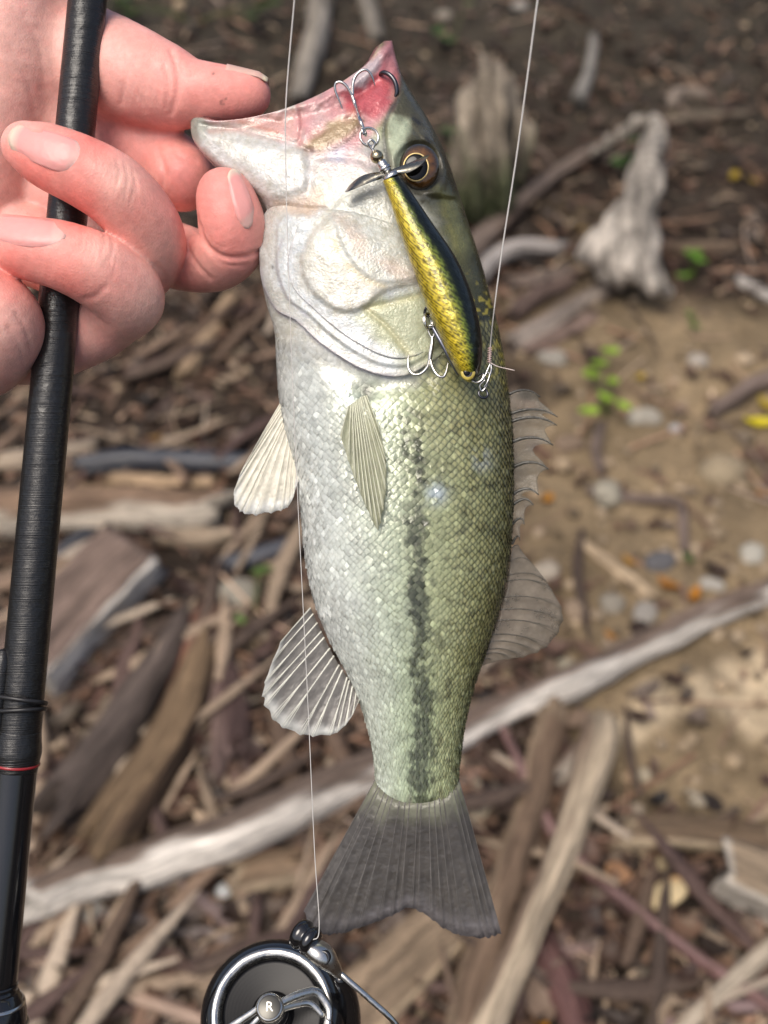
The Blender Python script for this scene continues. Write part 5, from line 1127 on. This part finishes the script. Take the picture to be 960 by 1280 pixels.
# ================================================================== THE REEL
M_reelblack = material('reel_black', (0.006, 0.006, 0.007), rough=0.10, coat=0.8, coat_rough=0.03)
M_dish = material('spool_black', (0.006, 0.006, 0.007), rough=0.35, spec=0.25)
M_chrome = material('dark_chrome', (0.62, 0.61, 0.57), rough=0.24, metal=1.0, bumps=((160, 0.0004, 2),), rough_var=(160, 0.14, 0.34))
RC = HP((341, 1268, 6)); AX = np.array((0.02, 0.53, 0.85)); AX /= np.linalg.norm(AX); mm = 0.001
reel = hero_root('fishing_reel', 'black spinning reel with chrome trimmed spool at the bottom edge', 'fishing reel', HP((330, 1420, -40)))
def rl(name, prof, mat, parent=None, seg=80): 
    V, F = lathe(RC, AX, np.array(prof)*mm, seg); return part(name, parent or reel, V, F, mat, recalc=True)
rl('spool', [(0.1, -22), (21, -22), (22, -12), (25, -11), (26, -8), (26.1, -2), (25.6, 1.0), (24.4, 3.4), (22.6, 5.2), (21.6, 5.9)], M_reelblack)
rl('spool_rim', [(21.7, 5.8), (21.4, 6.6), (20.6, 7.0), (19.6, 6.9), (18.6, 6.2), (17.9, 5.2), (17.6, 4.4)], M_chrome)
rl('spool_face', [(17.8, 4.6)]+[(17.2-0.62*i, 2.6-0.14*i+(0.5 if i % 2 else 0)) for i in range(17)]+[(6.3, 0.0), (6.2, 0.0)], M_dish)
kn = rl('drag_knob', [(6.4, 0), (6.1, 7), (5.9, 9), (5.5, 9.6), (5.2, 12.8)], M_reelblack)
rl('knob_cap', [(5.0, 12.4), (4.9, 16.2), (4.4, 17.4), (3.9, 17.6)], M_chrome, kn)
rl('cap_face', [(3.95, 17.5), (3.4, 17.7), (0.05, 17.9)], material('cap_face', (0.10, 0.098, 0.09), rough=0.38, metal=1.0), kn)
e1 = np.cross((0, 1, 0), AX); e1 /= np.linalg.norm(e1); e2 = np.cross(AX, e1)
def ra(x, y, h): return RC+(e1*x+e2*y+AX*h)*mm
# emblem on the cap
fc_ = bpy.data.curves.new('emblem', 'FONT'); fc_.body = 'R'; fc_.size = 0.0044; fc_.extrude = 0.00012; fc_.align_x = 'CENTER'; fc_.align_y = 'CENTER'
fo = bpy.data.objects.new('emblem_text', fc_); C.objects.link(fo); dg = bpy.context.evaluated_depsgraph_get(); tme = bpy.data.meshes.new_from_object(fo.evaluated_get(dg))
tv = np.array([v.co[:] for v in tme.vertices]); tf = [list(p.vertices) for p in tme.polygons]
bpy.data.objects.remove(fo); bpy.data.curves.remove(fc_)
V = RC+tv[:, :1]*e1+tv[:, 1:2]*e2+(tv[:, 2:3]+0.01795)*AX; part('emblem', kn, V, tf, material('emblem_silver', (0.5, 0.49, 0.46), rough=0.35, metal=1.0), smooth=False)
for pts, rads in ((((3, 1.2, 15.5), (10, 4.6, 12.5), (16, 5.8, 9.5), (20, 1.2, 7.4), (20.4, -3, 6.9)), (1.0, 1.1, 1.1, 0.9, 0.6)),
                  (((3, -0.6, 14.8), (9, 1.4, 11.2), (14, 2.0, 8.8), (18.2, -1.6, 7.0)), (.8, .8, .8, .6)),
                  (((-3, 0.4, 15.4), (-11, -4.0, 11.6), (-18, -7.4, 8.6), (-20.6, -8.6, 7.6)), (.9, 1.0, 1.0, 1.0)), (((-2.4, -1.8, 14.6), (-9, -7.6, 11), (-14.4, -12, 8), (-15.6, -15.4, 6.8)), (.7, .8, .9, .8)),
                  (((-20.6, -8.4, 7.6), (-18.4, -9.4, 7.8), (-15.4, -9.6, 8.2)), (.9, 1.0, .7))):
    V, F = tube([ra(*p) for p in pts], np.array(rads)*mm*1.5, 12, sy=0.6); part('knob_spoke', kn, V, F, M_chrome)
# bail: roller, arm cup and wire
BR = HP((383, 1172, 20)); bx = HP((405, 1196, 24))-HP((372, 1172, 18)); bx /= np.linalg.norm(bx)
V, F = lathe(BR, bx, np.array([(0.1, -4.6), (3.2, -4.6), (4.6, -4.0), (5.3, -2.6), (5.2, -1.0), (4.3, -0.2), (4.3, 0.6), (5.0, 1.2), (5.2, 2.4), (4.4, 3.6), (3.2, 4.2), (0.1, 4.2)])*mm, 48); part('line_roller', reel, V, F, M_reelblack, recalc=True)
V, F = tube([HP((384, 1180, 17)), HP((394, 1187, 21)), HP((406, 1196, 21)), HP((416, 1207, 20)), HP((424, 1218, 19))], [0.0030, 0.0044, 0.0046, 0.0032, 0.0019], 24, n=30, sx=0.8); arm = part('bail_arm', reel, V, F, M_chrome)
V, F = lathe(HP((404, 1197, 24.4)), (-0.2, 0.1, 1), np.array([(0.05, 0.4), (1.6, 0.4), (2.1, 0.8), (2.5, 0.5), (2.6, -1)])*mm, 24); part('arm_screw', arm, V, F, M_reelblack, recalc=True)
V, F = tube([HP((420, 1212, 19)), HP((436, 1226, 20)), HP((460, 1247, 20)), HP((497, 1283, 18)), HP((520, 1330, 8)), HP((500, 1400, -10)), HP((420, 1450, -16))], 0.00105, 12, n=60); part('bail_wire', reel, V, F, M_chrome)
V, F = tube([HP((424, 1222, 16)), HP((436, 1250, 6)), HP((432, 1300, -8)), HP((400, 1350, -20))], [0.002, 0.0035, 0.005, 0.006], 16); part('rotor_arm', reel, V, F, M_reelblack)
# body, stem and foot below the frame
V, F = lathe(RC-AX*0.03, -AX, np.array([(0.1, 0), (17, 0), (20, 4), (20, 12), (16, 24), (11, 40), (8, 52), (0.1, 54)])*mm, 48); part('gear_housing', reel, V, F, M_reelblack, recalc=True)
V, F = tube([RC-AX*0.06, HP((200, 1400, -22)), HP((60, 1430, -10)), rod_pt(1425, 26)], [0.009, 0.007, 0.006, 0.006], 20, sx=0.6); part('reel_stem', reel, V, F, M_reelblack)

# ================================================================== THE LINE
M_line = material('nylon_line', (0.55, 0.53, 0.50), rough=0.25, coat=0.3)
def line_obj(label, pts, rads):
    P = np.array([HP(p) for p in pts]); V, F = tube(P, np.array(rads)*mm, 8, n=160)
    me = mesh_data('fishing_line', V-P[-1], F, M_line); o = bpy.data.objects.new('fishing_line', me); C.objects.link(o); o.matrix_world = M_HERO @ Matrix.Translation(Vector(P[-1]))
    return tag(o, label, 'fishing line')
line_obj('thin clear line running down past the fish belly to the reel', [(420, -600, 110), (375, -80, 60), (368, 0, 52), (358, 120, 42), (357, 200, 38), (362, 380, 34), (372, 620, 28), (384, 860, 24), (393, 1060, 22), (399, 1160, 24), (390, 1176, 24.5)], [.26, .26, .26, .24, .19, .13, .13, .14, .15, .16, .16])

# ================================================================== THE LURE
def sz(x, y): return surf_z(x, y)*1000
lz = max(sz(560, 380), sz(520, 300))+8.5
LP = [  # left px, right px, z mm, half depth mm
 (478, 226, 500, 219, sz(500, 235)+7, 3.0), (486, 248, 513, 238, lz, 4.2), (500, 292, 541, 279, lz, 6.0), (517, 340, 570, 322, lz, 7.6), (533, 384, 590, 368, lz, 8.4), (549, 420, 600, 408, lz, 8.2), (562, 448, 603, 440, lz-0.5, 7.0), (572, 466, 600, 462, lz-1.2, 5.2), (580, 475, 594, 474, lz-1.8, 2.6), (585, 478, 590, 478, lz-2, 0.6)]
NL, ML = 130, 72
Q = crom(np.array(LP, float), NL); a = np.linspace(0, 2*np.pi, ML, endpoint=False)
s = (1-np.cos(a))/2; X = Q[:, 0:1]*(1-s)+Q[:, 2:3]*s; Y = Q[:, 1:2]*(1-s)+Q[:, 3:4]*s; Z = Q[:, 4:5]+Q[:, 5:6]*np.sin(a)[None]*1.0
SS = np.broadcast_to(s, X.shape); tl = np.linspace(0, 1, NL)[:, None]*np.ones_like(X)
un = SS+0.10*(fbm(tl*30, SS*6, 33, 3)-0.5)-0.10*(tl-0.4)
st = [(0, (0.32, 0.245, 0.014)), (0.30, (0.56, 0.43, 0.03)), (0.48, (0.40, 0.35, 0.025)), (0.62, (0.12, 0.16, 0.02)), (0.72, (0.006, 0.010, 0.004)), (1, (0.003, 0.004, 0.003))]
lc = np.stack([np.interp(un, [q[0] for q in st], [q[1][k] for q in st]) for k in range(3)], -1)
V = H(X, Y, Z*0.001).reshape(-1, 3)
# foil scratches: crossed diagonal lines pressed into the gold, with real relief
al_ = tl*78; cr1 = np.abs(((al_+SS*16) % 1)-0.5)*2; cr2 = np.abs(((al_-SS*16) % 1)-0.5)*2
hat = np.minimum(cr1, cr2)
lc = lc*(0.18+0.95*sstep(0.05, 0.42, hat))[..., None]*(0.65+0.7*fbm(tl*26+SS*5, SS*9-tl*8, 35, 3))[..., None]
M_lure = material('lure_foil', None, rough=0.3, metal=0.2, coat=0.35, coat_rough=0.05, bumps=((260, 0.0006, 4), (900, 0.0002, 2)), var=(300, 0.75, 1.3))
M_lure.node_tree.links.remove(M_lure.node_tree.nodes['Principled BSDF'].inputs['Coat Normal'].links[0])
lure = hero_root('fishing_lure', 'gold and black minnow lure with tail propeller lying on the fish cheek', 'fishing lure', H(589, 477, (lz-2)*0.001))
part('body', lure, V, grid_faces(NL, ML, True), M_lure, col=lc.reshape(-1, 3), recalc=True)
# lure eye
zl = (lz+2.6)*mm
V, F, R_, A_ = dome(585, 465.5, 9.0, 9.5, zl, 0.0010); ec = np.where((R_ > 0.62)[:, None], np.array((0.58, 0.46, 0.10)), np.array((0.05, 0.045, 0.04)))
le = part('eye', lure, V, F, M_eye, col=ec, recalc=True)
V, F, _, _ = dome(583.5, 465, 4.4, 4.8, zl+0.0009, 0.0005); part('pupil', le, V, F, M_pupil, recalc=True)
# tail cup, shaft, bead and propeller
zt_ = sz(480, 205)+7
ta = HP((470, 196, zt_))-HP((491, 226, zt_)); ta /= np.linalg.norm(ta)
V, F = lathe(HP((489, 222, zt_)), ta, np.array([(0.1, -1), (3.3, -1), (3.4, 0.2), (3.0, 1.0), (1.6, 1.5), (0.1, 1.6)])*mm, 32); part('tail_cup', lure, V, F, STEEL, recalc=True)
V, F = tube([HP((489, 222, zt_)), HP((478, 206, zt_)), HP((466, 188, zt_))], 0.0007, 10, n=12); part('shaft', lure, V, F, STEEL)
V, F = tube([HP((484, 215, zt_)), HP((476, 203, zt_))], 0.0019, 16, n=6); part('sleeve', lure, V, F, STEEL)
u = np.linspace(0, np.pi, 12); V, F = lathe(HP((471, 196, zt_)), ta, np.stack([np.sin(u)*2.3+0.02, -np.cos(u)*2.3], -1)*mm, 24); part('bead', lure, V, F, material('brass_bead', (0.42, 0.36, 0.24), rough=0.22, metal=1.0), recalc=True)
M_blade = material('propeller_steel', (0.27, 0.255, 0.21), rough=0.25, metal=1.0, bumps=((200, 0.0003, 2),))
prop = part('propeller', lure, *lathe(HP((481, 211, zt_)), ta, np.array([(0.1, -0.8), (2.2, -0.8), (2.3, 0), (2.2, 0.8), (0.1, 0.8)])*mm, 24), STEEL, recalc=True)
def blade(p0, p1, wpx, z0, z1, tw):
    nu, nv = 16, 7; U, W = np.meshgrid(np.linspace(0, 1, nu), np.linspace(-1, 1, nv), indexing='ij'); d = np.array(p1, float)-p0; nn = np.array((-d[1], d[0]))/np.hypot(*d)
    wd = wpx*(np.sin(np.pi*np.clip(U*0.86+0.14, 0, 1))**0.7); x = p0[0]+d[0]*U+nn[0]*wd*W+nn[0]*4*np.sin(np.pi*U); y = p0[1]+d[1]*U+nn[1]*wd*W+nn[1]*4*np.sin(np.pi*U)
    z = z0+(z1-z0)*U+tw*W*U+0.7*(1-W**2)
    t_ = H(x, y, z*mm); V = np.vstack([t_.reshape(-1, 3), (t_-np.array((0, 0, 0.0003))).reshape(-1, 3)]); Fg = grid_faces(nu, nv); return V, np.vstack([Fg, Fg[:, ::-1]+nu*nv])
V, F = blade((480, 218), (431, 240), 5.8, zt_+0.5, zt_+1.5, -2.2); part('blade', prop, V, F, M_blade)
V, F = blade((487, 216), (537, 193), 5.4, zt_+1, zt_+4.5, 2.2); part('blade', prop, V, F, M_blade)
def wire(name, pts, r, parent=None, mat=None, n=None, seg=10): 
    V, F = tube([HP(p) for p in pts], np.broadcast_to(np.asarray(r, float)*mm, (len(pts),)), seg, n=n or len(pts)*7); return part(name, parent or lure, V, F, mat or STEEL)
def pring(name, x, y, z, R, r, nrm=(0.25, 0.1, 1), parent=None, mat=None):
    V, F = ring(HP((x, y, z)), nrm, R*K, r*mm, 44); return part(name, parent or lure, V, F, mat or STEEL)
wire('shaft_eye', [(468, 190, zt_), (463, 184, zt_+.4), (460, 179, zt_+1), (464, 175, zt_+1.2), (468, 179, zt_+.6), (466, 186, zt_)], 0.45)
pring('split_ring', 461.5, 171, zt_, 11.0, 0.42); pring('split_ring', 461.8, 172, zt_-0.7, 11.0, 0.42)
z2 = sz(440, 120)+4.5
th = wire('treble_hook', [(455, 163, zt_), (450, 150, zt_-.5), (445, 134, z2+1), (440, 119, z2)], [0.62, 0.75, 0.75, 0.6]); th['label'] = 'tail treble hook caught in the mouth skin'
pring('hook_eye', 455, 165, zt_, 4.2, 0.5, (0.8, 0.3, 0.4), th)
wire('hook', [(441, 121, z2), (434, 109, z2+1), (427, 103, z2+1.4), (420, 104, z2+1.2), (419, 113, z2+.4), (424, 126, z2-.6), (430, 141, z2-2)], [.55, .55, .55, .52, .48, .4, .12], th)
wire('hook', [(441, 119, z2), (441, 107, z2+.6), (444, 96, z2+1), (451, 89, z2+1.2), (459, 88, z2+1), (465, 96, z2+.2), (469, 108, z2-1)], [.55, .55, .55, .52, .48, .4, .12], th)
zk = sz(489, 108)+1
wire('hook', [(472, 98, zk-4), (478, 91, zk-.6), (486, 93, zk+.9), (493, 101, zk+1.2), (496, 112, zk+.8), (494, 122, zk-.3), (486, 128, zk-2.5)], [.5, .8, .85, .85, .8, .7, .3], th, DARKSTEEL)
# belly hanger and belly treble
zb2 = sz(535, 410)+4
wire('hook_hanger', [(541, 384, lz-2), (533, 385, zb2+1), (531, 392, zb2), (536, 396, zb2)], 0.5, mat=DARKSTEEL)
pring('split_ring', 534.5, 402, zb2, 9.5, 0.42, (0.85, 0.1, 0.5)); pring('split_ring', 536, 402, zb2+.4, 9.5, 0.42, (0.85, 0.1, 0.5))
th2 = wire('treble_hook', [(540.5, 420, zb2), (540, 430, zb2), (538, 442, zb2), (537, 450, zb2)], [0.5, 0.8, 0.8, 0.65]); th2['label'] = 'belly treble hook hanging below the lure'
wire('hook_eye', [(540, 424, zb2), (535, 412, zb2), (537, 407, zb2+.4), (544, 410, zb2+.4), (541, 424, zb2)], 0.35, th2)
wire('hook', [(537, 449, zb2), (534, 459, zb2+1), (526, 467, zb2+1.6), (517, 468, zb2+1.6), (511, 461, zb2+1.2), (510, 451, zb2+.8), (511, 443, zb2+.4)], [.55, .55, .55, .55, .5, .4, .12], th2)
wire('hook', [(538, 449, zb2), (541, 460, zb2+1.2), (547, 469, zb2+2), (554, 471, zb2+2), (558, 464, zb2+1.6), (560, 453, zb2+1)], [.55, .55, .55, .55, .42, .12], th2)
wire('hook', [(541, 409, zb2+1), (550, 425, zb2+2), (560, 443, zb2+2), (568, 458, zb2+1), (573, 468, zb2)], [.7, .8, .8, .8, .6], th2, material('hook_blue_grey', (0.17, 0.18, 0.22), rough=0.3, metal=0.9))
# nose ring and snap
zn = lz-1
wire('nose_eye', [(590, 476, zn), (597, 478, zn+1), (603, 474, zn+1.4), (604, 468, zn+1), (598, 471, zn)], 0.5)
snap = hero_root('line_snap', 'small steel snap and clinch knot joining line to the lure nose', 'line snap', HP((607, 478, zn)))
wire('snap_wire', [(601, 477, zn+1), (606, 470, zn+1.6), (610, 461, zn+1.4), (613, 455, zn+1), (614, 462, zn+1), (611, 474, zn+.6), (607, 484, zn), (602, 489, zn), (600, 482, zn+.5), (606, 475, zn+1.2)], 0.33, snap)
pring('snap_ring', 604, 492, zn-1, 5.5, 0.45, (0.3, 0.2, 1), snap, DARKSTEEL)
wire('snap_loop', [(605, 474, zn+.8), (608, 466, zn+1), (612, 468, zn+1), (609, 478, zn+1), (605, 484, zn+.4)], 0.3, snap)
kp = []
for i in range(60):
    t = i/59; kp.append((612.5-1.0*t+2.2*math.cos(t*44), 434+20*t, zn+1.4+0.7*math.sin(t*44)))
wire('knot', kp, 0.17, snap, material('knot_line', (0.52, 0.36, 0.33), rough=0.35), n=240, seg=6)
wire('tag_end', [(612, 453, zn+1.6), (622, 458, zn+2), (634, 461, zn+2), (643, 463, zn+2.4)], 0.17, snap, material('tag_line', (0.50, 0.42, 0.38), rough=0.35))
line_obj('pale line running up from the lure nose snap to the top edge', [(760, -600, 112), (685, -90, 74), (672, 0, 68), (660, 90, 61), (645, 200, 52), (628, 310, 44), (618, 385, 38), (613, 432, zn+1.4), (612, 456, zn+1.2)], [.30, .30, .30, .28, .26, .24, .22, .2, .2])
